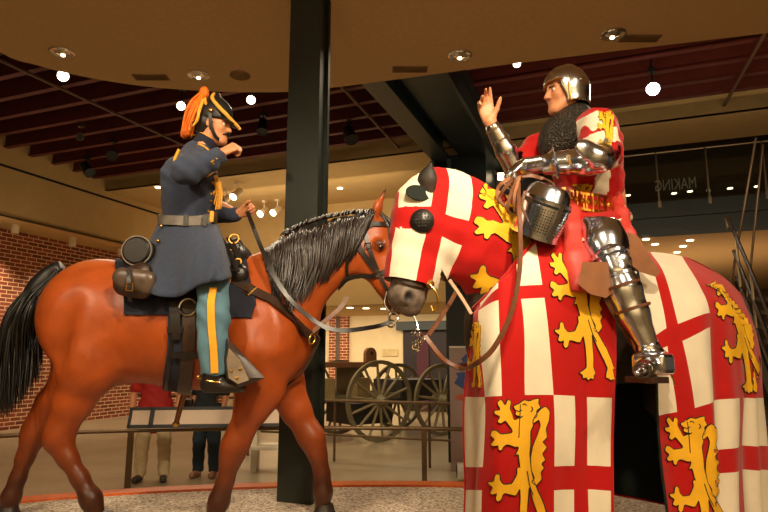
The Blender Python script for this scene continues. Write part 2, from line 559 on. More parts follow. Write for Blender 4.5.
ZC = 4.36
edge_px = [(-60, -6), (0, 52), (40, 66), (80, 76), (130, 84.5), (180, 89.5), (230, 92), (285, 92), (330, 88), (400, 79), (480, 68), (560, 58), (650, 47), (768, 33), (860, 22)]
edge = smooth_path([PZ(x, y, ZC) for x, y in edge_px], 4)
poly = [(p[0], p[1]) for p in edge] + [(9.0, -5.0), (-6.5, -5.0)]
mb = MB(); mb.prism(poly, (0, 0, ZC), (1, 0, 0), (0, 1, 0), (0, 0, 0.3))
struct(mb.build('ceiling', M['plaster'], smooth=20, loc=(0, 0, ZC)))

mb = MB(); mb.rbox(-1.6, 26, -14, 2.0, 6.75, 6.85)
struct(mb.build('ceiling_deck', M['deck'], smooth=0))
j0 = None
for i in range(15):
    b = -8.35 + 0.57 * i
    mb = MB()
    if j0 is None:
        mb.rbox(-0.02, 24, b - 0.05, b + 0.05, 5.9, 5.93); mb.rbox(0.0, 24, b - 0.02, b + 0.02, 5.93, 6.42); mb.rbox(-0.02, 24, b - 0.05, b + 0.05, 6.42, 6.45)
        j0 = struct(mb.build('ceiling_beam', M['joist'], smooth=0))
        jb = b
    else:
        o = j0.copy(); COL.objects.link(o); o.location = Vector(j0.location) + Vector(E2 * (b - jb))
random.seed(3)
for i in range(14):          # short bridging pieces between the joists
    for a in [random.uniform(0.5, 16) for _ in range(4)]:
        b = -8.35 + 0.57 * i
        mb = MB(); mb.tube([R(a, b + 0.03, 5.94), R(a + 0.1, b + 0.54, 6.3)], 0.035, 4)
        struct(mb.build('ceiling_trim', M['joist'], smooth=0))

mb = MB(); mb.box((-14, -6.3, 0), (14, -6.15, 4.7))
struct(mb.build('wall_front', M['cream'], smooth=0))
mb = MB(); mb.box((9.0, -6.2, 0), (9.15, 2.0, 4.7))
struct(mb.build('wall_right', M['cream'], smooth=0))
# left bulkhead over the brick wall, its black reveal, and the back bulkhead with the deep soffit
mb = MB(); mb.rbox(-0.12, 0.0, -14, 9, 4.5, 5.5); mb.rbox(-0.12, 0.0, -14, 9, 5.56, 6.8); mb.rbox(-1.5, 0, -14, 9, 4.5, 4.56)
struct(mb.build('ceiling_bulkhead', M['plaster_deep'], smooth=0))
mb = MB(); mb.rbox(-0.12, -0.02, -14, 9, 5.48, 5.58)
struct(mb.build('trim_1', M['reveal'], smooth=0))
mb = MB(); mb.rbox(-0.1, 24, 0, 0.1, 5.7, 6.8); mb.rbox(-0.1, 9.4, 0, 3.2, 5.7, 5.95); mb.rbox(9.4, 24, 0, 1.45, 5.7, 5.95)
struct(mb.build('ceiling_soffit', M['plaster_deep'], smooth=0))
mb = MB(); mb.rbox(-0.1, 9.4, 3.2, 3.35, 2.95, 5.75); mb.rbox(-1.3, 9.4, 3.3, 7.2, 2.95, 3.05)
struct(mb.build('wall_bulkhead', M['plaster_deep'], smooth=0))
def uvw(axis):
    def f(v):
        a, b, z = toR(v)
        return ((b if axis == 'b' else a), z)
    return f
mb = MB(); mb.rbox(-1.4, -1.25, -14, 9, 0, 4.55)
struct(mb.build('wall_left', M['brick'], smooth=0, uvf=uvw('b')))
mb = MB(); mb.rbox(-1.4, 9.4, 7.0, 7.15, 0, 3.0)
struct(mb.build('wall_back', M['cream'], smooth=0))
def brickpatch(n, px0, px1, b, z0, z1, th=0.12):
    a0 = toR(PB(px0, 380, b))[0]; a1 = toR(PB(px1, 380, b))[0]
    mb = MB(); mb.rbox(a0, a1, b - th, b, z0, z1)
    struct(mb.build('wall_pier_%d' % n, M['brick'], smooth=0, uvf=uvw('a')))
brickpatch(1, 236, 268, 7.0, 0, 2.95)
brickpatch(2, 330, 336.5, 7.0, 0, 2.95)
brickpatch(3, 341, 349, 7.0, 0, 2.95)
brickpatch(4, 110, 140, 6.4, 0, 2.95)
M['graypost'] = mat('gray_brown_recess', (96, 78, 66), 0.8)
mb = MB(); a0 = toR(PB(336.5, 380, 7))[0]; a1 = toR(PB(341, 380, 7))[0]; mb.rbox(a0, a1, 6.9, 7.0, 0, 2.95)
struct(mb.build('trim_2', M['graypost'], smooth=0))
# dark doorway in the back wall with a dark green header
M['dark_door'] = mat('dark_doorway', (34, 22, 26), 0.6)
M['plum'] = mat('plum_curtain', (74, 32, 44), 0.8)
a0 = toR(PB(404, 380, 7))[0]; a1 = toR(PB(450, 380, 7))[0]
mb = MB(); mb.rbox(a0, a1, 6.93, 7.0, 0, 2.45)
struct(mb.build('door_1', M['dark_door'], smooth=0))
ac = toR(PB(418, 380, 7))[0]; ad = toR(PB(430, 380, 7))[0]
mb = MB(); mb.rbox(ac, ad, 6.88, 6.93, 0.0, 2.4)
struct(mb.build('door_panel', M['plum'], smooth=0))
a0 = toR(PB(397, 325, 6.8))[0]; a1 = toR(PB(456, 325, 6.8))[0]
mb = MB(); mb.rbox(a0, a1, 6.7, 7.0, 2.45, 2.72)
struct(mb.build('door_header', M['steel_green'], smooth=0))
# plaque on the cream wall
q = PB(390, 352.5, 6.98); aq, bq, zq = toR(q)
mb = MB(); mb.rbox(aq - 0.26, aq + 0.26, 6.96, 7.0, zq - 0.11, zq + 0.11)
tag(mb.build('wall_plaque', mat('plaque', (206, 184, 130), 0.5), smooth=0), 'pale rectangular plaque on the cream back wall', 'plaque')

# right side: balcony, its lower ceiling, far walls
mb = MB(); mb.rbox(9.4, 26, 2.0, 2.25, 4.4, 4.72); mb.rbox(9.4, 26, 1.9, 2.3, 4.06, 4.14); mb.rbox(9.4, 26, 2.08, 2.2, 4.1, 4.4); mb.rbox(9.4, 26, 2.2, 9, 4.5, 4.7)
struct(mb.build('floor_balcony', M['steel_green'], smooth=0))
mb = MB(); mb.rbox(9.4, 26, 2.3, 14, 4.06, 4.2)
struct(mb.build('ceiling_under_balcony', mat('orange_tan_paint', (206, 158, 98), 0.9, vary=0.04), smooth=0))
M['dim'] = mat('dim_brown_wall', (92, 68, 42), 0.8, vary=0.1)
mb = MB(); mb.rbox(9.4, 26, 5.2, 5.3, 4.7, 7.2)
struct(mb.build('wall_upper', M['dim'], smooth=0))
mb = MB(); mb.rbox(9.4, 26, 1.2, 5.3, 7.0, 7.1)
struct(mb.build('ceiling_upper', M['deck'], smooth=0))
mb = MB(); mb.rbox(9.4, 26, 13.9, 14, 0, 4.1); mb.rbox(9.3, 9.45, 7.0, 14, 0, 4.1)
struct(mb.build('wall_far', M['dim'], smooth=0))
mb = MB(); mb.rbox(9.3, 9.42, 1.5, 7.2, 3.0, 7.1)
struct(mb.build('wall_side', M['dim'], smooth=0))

# mirrored lettering on the glass at the back of the balcony
tq0 = PB(655.5, 193, 5.15); tq1 = PB(697, 193, 5.15)
aL, aR = toR(tq0)[0], toR(tq1)[0]; zt = PB(676, 189.5, 5.15)[2]; zt2 = PB(676, 178.5, 5.15)[2]
fc = bpy.data.curves.new('lettering', 'FONT'); fc.body = 'MAKING'; fc.size = 1.0; fc.extrude = 0.01
fo = bpy.data.objects.new('tmp', fc); COL.objects.link(fo)
bpy.context.view_layer.update()
me = bpy.data.meshes.new_from_object(fo.evaluated_get(bpy.context.evaluated_depsgraph_get()))
bpy.data.objects.remove(fo)
vs = np.array([v.co for v in me.vertices]); x0, x1 = vs[:, 0].min(), vs[:, 0].max(); h = vs[:, 1].max()
mb = MB()
pts = [R(aL + (aR - aL) * (1 - (v[0] - x0) / (x1 - x0)), 5.15 + v[2], zt + (zt2 - zt) * v[1] / h) for v in vs]
mb.add(pts, [tuple(reversed(p.vertices)) for p in me.polygons])
tag(mb.build('wall_lettering', mat('pale_lettering', (206, 190, 158), 0.5, vary=0, emit=(206, 190, 158), es=0.03), smooth=0),
    'large pale mirrored capitals on the dark wall behind the balcony', 'lettering')

# balcony balustrade
zb = 4.7
def bal(a): return R(a, 2.05, 0)
root = thing('balcony_railing', R(9.6, 2.05, zb), 'steel balcony railing with glass panes over the dark green slab', 'railing')
mb = MB(); mb.tube([R(9.5, 2.05, zb + 1.07), R(24, 2.05, zb + 1.07)], 0.03, 8); mb.build('handrail', M['railmetal'], root)
ps = [toR(PB(x, 180, 2.05))[0] for x in (604, 657.5, 707.5, 765)]
for a in ps:
    mb = MB(); c = R(a, 2.0, zb)
    mb.obox(c + [0, 0, 0.5], E1 * 0.012, E2 * 0.035, (0, 0, 0.56)); mb.obox(c + [0, 0, -0.03], E1 * 0.03, E2 * 0.03, (0, 0, 0.07))
    mb.build('post', M['railmetal'], root)
for a0, a1 in zip([9.5] + ps, ps + [22]):
    mb = MB(); mb.rbox(a0 + 0.03, a1 - 0.03, 2.04, 2.052, zb + 0.08, zb + 0.98); mb.build('glass_pane', M['glass'], root, smooth=0)

# steel beams under the joists
mb = MB(); mb.rbox(8.46, 8.80, -7.5, 0.5, 5.42, 5.46); mb.rbox(8.60, 8.66, -7.5, 0.5, 5.46, 5.86); mb.rbox(8.46, 8.80, -7.5, 0.5, 5.86, 5.9)
mb.rbox(8.42, 8.5, -0.1, 0.6, 4.7, 5.42); mb.rbox(8.76, 8.84, -0.1, 0.6, 4.7, 5.42)
struct(mb.build('beam_1', M['steel_green'], smooth=0))
mb = MB(); mb.rbox(8.9, 9.75, -7.5, 1.8, 5.62, 5.66); mb.rbox(8.9, 8.94, -7.5, 1.8, 5.66, 5.9); mb.rbox(9.7, 9.75, -7.5, 1.8, 5.3, 5.9)
struct(mb.build('beam_2', M['steel_green'], smooth=0))
mb = MB(); mb.rbox(8.3, 9.4, 0.5, 3.3, 3.9, 5.72)
struct(mb.build('wall_return', M['steel_green'], smooth=0))
mb = MB(); mb.rbox(9.0, 10.3, 1.5, 1.9, 4.7, 5.5)
struct(mb.build('wall_dark', M['black'], smooth=0))

# sprinkler pipes along the room, below the joists
def pipe(p0, p1, z, lab):
    a = PZ(p0[0], p0[1], z); b = PZ(p1[0], p1[1], z)
    d = unit(b - a); mb = MB(); mb.tube([a - d * 2.5, b + d * 0.15], 0.028, 8)
    tag(mb.build('ceiling_pipe', mat('pipe_brown', (92, 60, 36), 0.5)), lab, 'pipe', 'pipes under the joists')
pipe((0, 60), (186, 146), 5.82, 'thin brown pipe crossing the joists over the cavalry soldier')
pipe((345, 90), (396, 145), 5.82, 'thin brown pipe crossing the joists just right of the big column')
pipe((438, 76), (480, 148), 5.82, 'thin brown pipe beside the dark green steel beams')
pipe((764, 35), (721, 111), 5.82, 'thin brown pipe slanting under the joists at the far right end')

# ceiling fixtures
def downlight(px, py, lab):
    c = PZ(px, py, ZC); t = thing('ceiling_light', c, lab, 'ceiling light', 'round downlights in the tan ceiling')
    mb = MB(); mb.lathe([(0.065, -0.004), (0.098, -0.012), (0.11, -0.006), (0.11, 0.01), (0.065, 0.01)], c, seg=28, closed=True); mb.build('trim_ring', M['chrome'], t)
    mb = MB(); mb.lathe([(0.066, -0.002), (0.055, -0.004), (0.03, -0.016), (0.0, -0.02)], c, seg=20); mb.build('reflector', M['chrome'], t)
    mb = MB(); mb.sphere(c + [0.0, 0.02, -0.024], 0.022, 12, 8, (1, 1, .5)); mb.build('bulb', M['lamp_soft'], t)
downlight(62, 52, 'chrome downlight nearest the left end of the tan ceiling')
downlight(198, 75, 'chrome downlight above the orange plume of the soldier')
downlight(460, 55, 'chrome downlight just right of the column in the tan ceiling')
downlight(613, 34, 'chrome downlight above the knight, beside a dark vent')
def vent(px, py, lab):
    c = PZ(px, py, ZC); mb = MB()
    mb.box(c - [0.17, 0.06, 0.008], c + [0.17, 0.06, 0.004])
    for k in range(6): mb.box(c + [-0.15, -0.05 + k * 0.018, -0.012], c + [0.15, -0.044 + k * 0.018, -0.006])
    tag(mb.build('ceiling_vent', mat('vent_brown', (120, 92, 58), 0.8), smooth=0), lab, 'vent', 'vents in the tan ceiling')
vent(151, 77, 'small tan slot vent in the ceiling left of the plume')
vent(410, 69, 'small tan slot vent in the ceiling beside the steel beams')
vent(640, 38, 'small tan slot vent in the ceiling right of the knight')
c = PZ(240, 75, ZC); mb = MB(); mb.lathe([(0.1, 0), (0.1, -0.012), (0.09, -0.016), (0, -0.014)], c, seg=28)
tag(mb.build('ceiling_speaker', mat('speaker_tan', (132, 102, 64), 0.8)), 'round tan speaker grille in the ceiling beside the column', 'speaker')
def trackhead(px, py, z, aim, lab, lit=True, r=0.085, L=0.24, m='black', lampm='lamp', grp='track spotlights under the joists', top=6.76):
    c = PZ(px, py, z); d = unit(np.asarray(aim, float) - c)
    t = thing('track_spotlight', c, lab, 'spotlight', grp)
    mb = MB(); mb.lathe([(r * .55, -L), (r * .8, -L * .9), (r * .85, -L * .4), (r, -L * .25), (r, 0.0), (r * .88, 0.0), (r * .86, -0.02), (0, -0.021)], c, d, 20); mb.build('housing', M[m], t)
    mb = MB(); mb.lathe([(0, 0.0), (r * .86, 0.0), (r * .86, -0.01), (0, -0.01)][::-1], c - d * 0.008, d, 20); mb.build('lens', M[lampm] if lit else M['black'], t)
    mb = MB(); e = c - d * L * .6; mb.tube([e, np.array([e[0], e[1], top])], 0.014, 8); mb.obox([e[0], e[1], min(top, 5.88) - .03], E1 * .05, E2 * .05, (0, 0, .03)); mb.build('stem', M[m], t)
eye = np.array([0, 0, 1.6])
trackhead(63, 76, 5.5, (-1.5, 1.5, 1.8), 'glaring white track spotlight at the far left under the red joists')
trackhead(181, 106, 5.5, (-1.0, 2.5, 1.8), 'lit black track spotlight just left of the orange plume', r=0.075)
trackhead(251, 100, 5.5, (-0.8, 2.5, 1.4), 'lit black track spotlight between the plume and the column', r=0.075)
trackhead(653, 89, 5.5, (0.3, 0.4, 1.6), 'blinding white track spotlight to the right of the knight', lampm='lamp_cool', r=0.105)
trackhead(517, 64, 5.0, (1.0, 2.9, 1.4), 'small lit spotlight at the ceiling edge above the raised hand', r=0.05, L=0.12)
trackhead(112, 156, 5.5, (-3, 5, 1), 'unlit black track spotlight between the lit lamp and the soldier', False, 0.11, 0.3)
trackhead(90, 173, 5.5, (-2, 10, 1), 'unlit black track spotlight low above the left bulkhead', False, 0.12, 0.34)
trackhead(262, 132, 5.5, (-2, 8, 1), 'unlit black track spotlight right of the soldier near the column', False, 0.1, 0.3)
trackhead(352, 140, 5.5, (1, 8, 1), 'unlit black track spotlight to the right of the column', False, 0.13, 0.34)
trackhead(80, 137, 5.6, (-3, 5, 2), 'small brown lamp under the joists above the left bulkhead', False, 0.07, 0.16, 'bronze')
# lit white cans on the deep soffit
for i, (x, y, lab) in enumerate([(233, 197, 'white can spotlight on the soffit beside the soldier\'s gold cords'), (222, 203, 'white can spotlight half hidden by the soldier\'s chest'),
        (260, 214, 'white can spotlight just right of the soldier\'s rein hand'), (273, 213, 'white can spotlight close to the column, above the mane'),
        (268, 229.5, 'lower white can spotlight close over the mane'), (278, 229, 'lower white can spotlight touching the column edge')]):
    trackhead(x, y, 5.3 if y < 220 else 5.25, R(3, -5, 0.5), lab, True, 0.1, 0.36, 'whitecan', 'lamp', 'lit white cans on the deep soffit', 5.72)
# white cylinders under the left soffit
for x, y, lab in [(15.5, 227, 'white cylinder lamp under the left soffit, nearest the frame edge'), (72.5, 241, 'white cylinder lamp under the left soffit, over the horse\'s back'), (121, 250, 'white cylinder lamp under the left soffit, over the saddle roll')]:
    d = ray(x, y); t_ = ((-0.62) - np.dot(CAM - O0, E1)) / np.dot(d, E1); c = CAM + d * t_
    mb = MB(); mb.lathe([(0.075, 0), (0.08, 0.01), (0.08, 4.5 - c[2] + 0.14)], [c[0], c[1], c[2] - 0.14], seg=20)
    tag(mb.build('ceiling_cylinder', M['whitecan']), lab, 'ceiling light', 'white cylinder lamps on the brick wall side')
# small recessed lights in the far ceilings
def smalllight(p, r, lab, grp):
    mb = MB(); mb.lathe([(r, 0.0), (r, -0.02), (0, -0.021)], p, seg=14)
    tag(mb.build('recessed_light', M['lamp_soft']), lab, 'ceiling light', grp)
for x, y in [(646, 239), (690, 240), (683, 246), (640, 247.5), (677, 252), (655, 244)]:
    smalllight(PZ(x, y, 4.06), 0.07, 'small recessed light in the orange ceiling below the balcony', 'recessed lights below the balcony')
for x, y in [(366, 308), (350, 307.5), (384, 308.5)]:
    smalllight(PZ(x, y, 2.95), 0.09, 'small recessed light in the low ceiling by the cream wall', 'recessed lights by the cream wall')
for x, y in [(340, 188), (158, 187), (405, 205)]:
    smalllight(PZ(x, y, 5.7), 0.07, 'small recessed light in the deep tan soffit', 'recessed lights in the deep soffit')
for x, y, in [(628, 195), (690, 191), (730, 188), (757, 186), (674, 193)]:  # added glowing discs imitating ceiling lights mirrored in the balcony glass
    smalllight(PB(x, y, 4.6), 0.06, 'small glowing disc added as a ceiling light reflection in the balcony glass', 'added reflection dots behind the balcony glass')
q = PB(506, 176, 1.3); mb = MB(); mb.obox(q, E1 * 0.17, E2 * 0.05, (0, 0, 0.07))
tag(mb.build('wall_light', M['lamp_soft'], smooth=0), 'bright rectangular lamp in the dark behind the knight\'s elbow', 'lamp')

# added area lights without fixtures, brightening soffits, bulkheads and rear rooms
area('area_soffit', R(4.5, 0.8, 4.0), R(4.5, 1.5, 5.7), 30, 5, 1.4)
area('area_bulkhead', R(4.5, 0.9, 5.3), R(4.5, 3.3, 4.2), 48, 6, 0.5)
area('area_left', R(2.2, -4, 3.9), R(-0.4, -4, 4.9), 2, 6, 0.5)
area('area_left_soffit', R(-0.65, -3, 3.7), R(-0.65, -3, 4.5), 24, 14, 0.4)
area('area_backroom', R(4.2, 5.0, 2.8), R(4.2, 5.6, 0), 230, 8, 1.5)
area('area_hall', R(5.0, -3.0, 5.0), R(6.4, -2.4, 0), 180, 5, 2.0)
area('area_under', R(13, 5.0, 1.5), R(13, 6, 4.0), 85, 5, 3)
area('area_right', R(13.0, -3.2, 4.4), R(13.0, 0, 5.2), 42, 6, .5)
area('area_joists', R(6, -4.5, 4.9), R(6, -4.0, 6.0), 14, 10, 3)
for x, y in [(15, 226), (72, 240), (118, 250)]:
    d = ray(x, y); t_ = ((-0.62) - np.dot(CAM - O0, E1)) / np.dot(d, E1); c = CAM + d * t_
    spot('spot_brick', (c[0], c[1], c[2] - 0.2), (c[0] - 0.25, c[1] + .1, 0.0), 190, 100, 0.7)

spot('spot_wagon', R(7.0, -1.2, 5.5), (0.3, 11.0, 0.0), 420, 70)
# ------------------------------------------------------------------ platform
cx, cy, ra, rb = 0.0, 3.05, 3.35, 1.68
ell = [(cx + ra * math.cos(t), cy + rb * math.sin(t)) for t in np.linspace(0, 2 * math.pi, 96, endpoint=False)]
mb = MB(); mb.prism(ell, (0, 0, 0.0), (1, 0, 0), (0, 1, 0), (0, 0, 0.65))
struct(mb.build('floor_platform', M['gravel'], smooth=20, loc=(0, 0, 0)))
mb = MB()
n = len(ell); vs = []
for (x, y) in ell:
    u = unit([(x - cx) / ra ** 2, (y - cy) / rb ** 2, 0])
    for d, z in ((-0.02, 0.55), (0.13, 0.55), (0.13, 0.665), (-0.02, 0.665)): vs.append([x + u[0] * d, y + u[1] * d, z])
mb.add(vs, [(4 * i + k, 4 * ((i + 1) % n) + k, 4 * ((i + 1) % n) + (k + 1) % 4, 4 * i + (k + 1) % 4) for i in range(n) for k in range(4)])
struct(mb.build('trim_platform', M['rim'], smooth=20))
# steel columns
def column(corner, w_, d_, z0, z1):
    c = np.array([corner[0], corner[1], 0]); mb = MB()
    def rb_(a0, a1, b0, b1, zz0, zz1):
        mb.hexa([c + E1 * a + E2 * b + [0, 0, z] for z in (zz0, zz1) for a, b in ((a0, b0), (a1, b0), (a1, b1), (a0, b1))])
    rb_(-w_, 0, 0, 0.03, z0, z1); rb_(-w_, 0, d_ - 0.03, d_, z0, z1); rb_(-w_ + .01, -0.025, 0.03, d_ - .03, z0, z1)
    return struct(mb.build('column', M['column'], smooth=0))
column((-0.475, 4.15), 0.262, 0.17, 0.6, 6.8)
column((1.32, 9.6), 0.34, 0.25, 0, 4.2)

# ------------------------------------------------------------------ barrier rail round the exhibit and its reading panel
rr = thing('barrier_rail', P(130, 433, 7.1) * [1, 1, 0], 'low bronze barrier rail on posts beyond the platform, under the reading panel', 'railing')
top = smooth_path([P(-70, 452, 6.2), P(0, 441, 6.7), P(66, 437, 7.0), P(130, 433.5, 7.2), P(210, 432, 7.35), P(290, 431.5, 7.45), P(360, 431.5, 7.45), P(424, 432, 7.4), P(500, 434, 7.2), P(560, 437, 6.9)], 5)
zr = 0.77
top = [np.array([p[0], p[1], zr]) for p in top]
mb = MB(); mb.tube(top, 0.024, 8); mb.build('handrail', M['bronze'], rr)
for px, Y in ((131, 7.2), (424, 7.4), (283, 7.45), (-40, 6.4), (545, 6.95)):
    p = P(px, 433, Y); mb = MB(); mb.box((p[0] - .03, p[1] - .02, 0), (p[0] + .03, p[1] + .02, zr)); mb.build('post', M['bronze'], rr, smooth=0)
pa = P(127, 432, 7.15); pb = P(287, 431, 7.35); pa[2] = pb[2] = 0.80
ux = unit(pb - pa); uy = unit(np.array([0, 0.28, 1.0])); uz = unit(np.cross(ux, uy)); L = np.linalg.norm(pb - pa); H = 0.235
rp = thing('reading_panel', (pa + pb) / 2, 'long white reading panel in a black frame clipped to the barrier rail', 'information panel')
mb = MB()
for x0, x1, y0, y1 in ((0, L, 0, 0.035), (0, L, H - .035, H), (0, .035, 0, H), (L - .035, L, 0, H), (.235, .285, 0, H), (L - .33, L - .28, 0, H)):
    mb.prism([(x0, y0), (x1, y0), (x1, y1), (x0, y1)], pa - uz * 0.02, ux, uy, uz * 0.05)
mb.build('panel_frame', M['black'], rp, smooth=0)
M['panelface'] = mat('panel_face', (238, 214, 190), 0.55, vary=0.03)
for x0, x1 in ((.035, .235), (.285, L - .33), (L - .28, L - .035)):
    mb = MB(); mb.prism([(x0, .03), (x1, .03), (x1, H - .03), (x0, H - .03)], pa - uz * .008, ux, uy, uz * 0.03); mb.build('panel_face', M['panelface'], rp, smooth=0)
# second rail in front of the wagon
r2 = thing('barrier_rail', P(370, 400, 10.0) * [1, 1, 0], 'bronze double barrier rail in front of the spoked wagon wheels', 'railing')
for zz, rad in ((0.93, 0.022), (0.40, 0.018)):
    mb = MB(); mb.tube([R(3.4, -2.1, zz), R(9.6, -2.1, zz)], rad, 8); mb.build('handrail', M['bronze'], r2)
for px in (335, 429, 250):
    q = PB(px, 400, -2.1); mb = MB(); mb.tube([[q[0], q[1], 0], [q[0], q[1], .93]], 0.02, 8); mb.build('post', M['bronze'], r2)

# ------------------------------------------------------------------ artillery wagon
M['wagonwood'] = mat('olive_gray_wood', (118, 108, 80), 0.55, vary=0.15, scale=10)
M['wagonpale'] = mat('pale_olive_wood', (138, 124, 92), 0.5, vary=0.15, scale=10)
M['wagonbrown'] = mat('brown_wagon_board', (128, 84, 50), 0.5, vary=0.15, scale=10)
AX = unit([-0.6, 0.8, 0]); FW = unit([0.8, 0.6, 0])
def wheel(c, r, parent, nsp=14):
    c = np.asarray(c, float)
    rim = MB(); rim.lathe([(r, -.035), (r, .035), (r - .075, .03), (r - .075, -.03)], c, AX, 48, closed=True); wo = rim.build('wheel', M['wagonwood'], parent)
    hb = MB(); hb.lathe([(0.0, -.2), (.06, -.2), (.075, -.12), (.12, -.05), (.12, .05), (.08, .14), (0, .15)], c, AX, 20); hb.build('hub', M['wagonwood'], wo)
    x, y = frame(AX)
    for k in range(nsp):
        a = 2 * math.pi * (k + .3) / nsp; d = x * math.cos(a) + y * math.sin(a)
        s = MB(); s.tube([c + d * .09, c + d * (r - .06)], [.034, .024], 8); s.build('spoke', M['wagonpale'], wo)
W0 = np.array([-0.08, 12.0, 0.78]); wr = 0.78
wg = thing('artillery_wagon', [W0[0], W0[1], 0], 'old spoked wheel artillery wagon with a dark chest behind the barrier rail', 'wagon')
for f, a in ((0, 0), (0, 1.5), (1.62, 0), (1.62, 1.5)):
    wheel(W0 + FW * f + AX * a + ([0, 0, 0] if f == 0 else [0, 0, -.04]), wr if f == 0 else wr - .04, wg)
mb = MB(); 
for f in (0, 1.62): mb.tube([W0 + FW * f, W0 + FW * f + AX * 1.5], 0.06, 8)
mb.build('axle', M['wagonwood'], wg)
def wob(name, f0, f1, a0, a1, z0, z1, m):
    mb = MB(); base = np.array([W0[0], W0[1], 0])
    mb.hexa([base + FW * f + AX * a + [0, 0, z] for z in (z0, z1) for f, a in ((f0, a0), (f1, a0), (f1, a1), (f0, a1))]); return mb.build(name, m, wg, smooth=0)
M['chest'] = mat('dark_chest', (48, 46, 42), 0.5, vary=0.15)
wob('chest', -0.45, 0.5, 0.25, 1.25, 0.32, 0.72, M['chest'])
wob('chest', 0.75, 1.9, 0.25, 1.25, 0.72, 1.15, M['chest'])
wob('frame_rail', -1.4, 2.4, 0.3, 0.38, 0.78, 0.9, M['wagonwood'])
wob('frame_rail', -1.4, 2.4, 1.12, 1.2, 0.78, 0.9, M['wagonwood'])
wob('footboard', -1.5, -0.15, 0.2, 1.2, 1.42, 1.52, M['wagonbrown'])
wob('pole', -1.75, -0.4, 0.68, 0.78, 0.8, 0.92, M['wagonwood'])
for f in (-1.3, -0.5): wob('toolbox', f, f + .3, 0.05, 0.3, 0.85, 1.22, mat('tan_box', (150, 128, 84), 0.6))
for f in (-1.45, -0.3): wob('bracket', f, f + .07, 0.3, 1.1, 0.9, 1.42, M['wagonwood'])
base = np.array([W0[0], W0[1], 0]) + FW * -0.12 + AX * 0.3
mb = MB(); pl = [(0, 0), (.26, 0)] + [(.13 + .13 * math.cos(t), .26 + .13 * math.sin(t)) for t in np.linspace(0, math.pi, 9)]
mb.prism(pl, base + [0, 0, 1.42], FW, (0, 0, 1), AX * 0.1); ep = mb.build('end_board', M['wagonbrown'], wg)
mb = MB(); mb.cyl(base + FW * .13 + [0, 0, 1.7] - AX * .01, base + FW * .13 + [0, 0, 1.7] + AX * .05, .03, 12); mb.build('bolt', M['black'], ep)

# ------------------------------------------------------------------ free-standing exhibition panel with a pale foot
pc = P(470, 455, 8.3); ex = unit([1, -0.1, 0]); ez = np.array([0, 0, 1.0]); ey = unit(np.cross(ez, ex))
x0 = P(450, 400, 8.3); zt = P(450, 347, 8.3)[2]; zbm = P(450, 447, 8.3)[2]
sp_ = thing('exhibition_panel', [x0[0] + .4, x0[1], 0], 'tall gray free-standing exhibition panel with blue and red shapes', 'display panel')
o_ = np.array([x0[0], x0[1], 0])
mb = MB(); mb.prism([(0, 0.12), (.85, 0.12), (.85, zt), (0, zt)], o_, ex, ez, ey * 0.04); mb.build('board', mat('mauve_gray_board', (166, 142, 134), 0.6, vary=0.03), sp_, smooth=0)
mb = MB(); mb.prism([(0, zt - .012), (.85, zt - .012), (.85, zt + .012), (0, zt + .012)], o_ - ey * .012, ex, ez, ey * 0.06); mb.build('edge_strip', M['white'], sp_, smooth=0)
def gfx(name, pts, m):
    mb = MB(); q = []
    for (px, py) in pts:
        p = P(px, py, 8.3); q.append((np.dot(p - o_, ex), p[2]))
    mb.prism(q, o_ - ey * .006, ex, ez, ey * 0.01); mb.build(name, m, sp_, smooth=0)
blue = mat('print_blue', (44, 74, 140), 0.5); red_ = mat('print_red', (196, 84, 52), 0.5)
gfx('print_shape', [(457, 364), (463, 362), (461, 359), (466, 354), (474, 354), (474, 366), (466, 364), (462, 367)], blue)
gfx('print_shape', [(454, 383), (458, 377), (456, 373), (464, 372), (474, 374), (474, 390), (466, 390), (460, 387)], blue)
gfx('print_shape', [(454, 398), (460, 394), (474, 396), (474, 400), (462, 401)], red_)
mb = MB(); f0 = P(457, 456, 8.3); f0[2] = .12
mb.cyl(f0, f0 + ex * .9, .12, 20); mb.build('foot', M['white'], sp_)
mb = MB(); mb.cyl(f0 - ex * .012, f0 + ex * .002, .085, 20); mb.build('foot_cap', M['black'], sp_)

# white display bench behind the reading panel
wb = thing('display_bench', P(272, 440, 9.0) * [1, 1, 0], 'white display bench beyond the reading panel, between the horse\'s front legs', 'bench')
q0 = P(250, 398, 9.0); q1 = P(290, 398, 9.0)
mb = MB(); mb.hexa([[q0[0], 8.8, .92], [q1[0], 8.8, .92], [q1[0], 9.3, 1.12], [q0[0], 9.3, 1.12], [q0[0], 8.8, .97], [q1[0], 8.8, .97], [q1[0], 9.3, 1.17], [q0[0], 9.3, 1.17]]); mb.build('slab', M['white'], wb, smooth=0)
mb = MB(); mb.box((q0[0] + .05, 8.95, .0), (q0[0] + .13, 9.2, .95)); mb.box((q1[0] - .13, 8.95, .0), (q1[0] - .05, 9.2, .95)); mb.box((q0[0], 8.9, .3), (q1[0], 9.25, .36)); mb.build('stand', M['white'], wb, smooth=0)

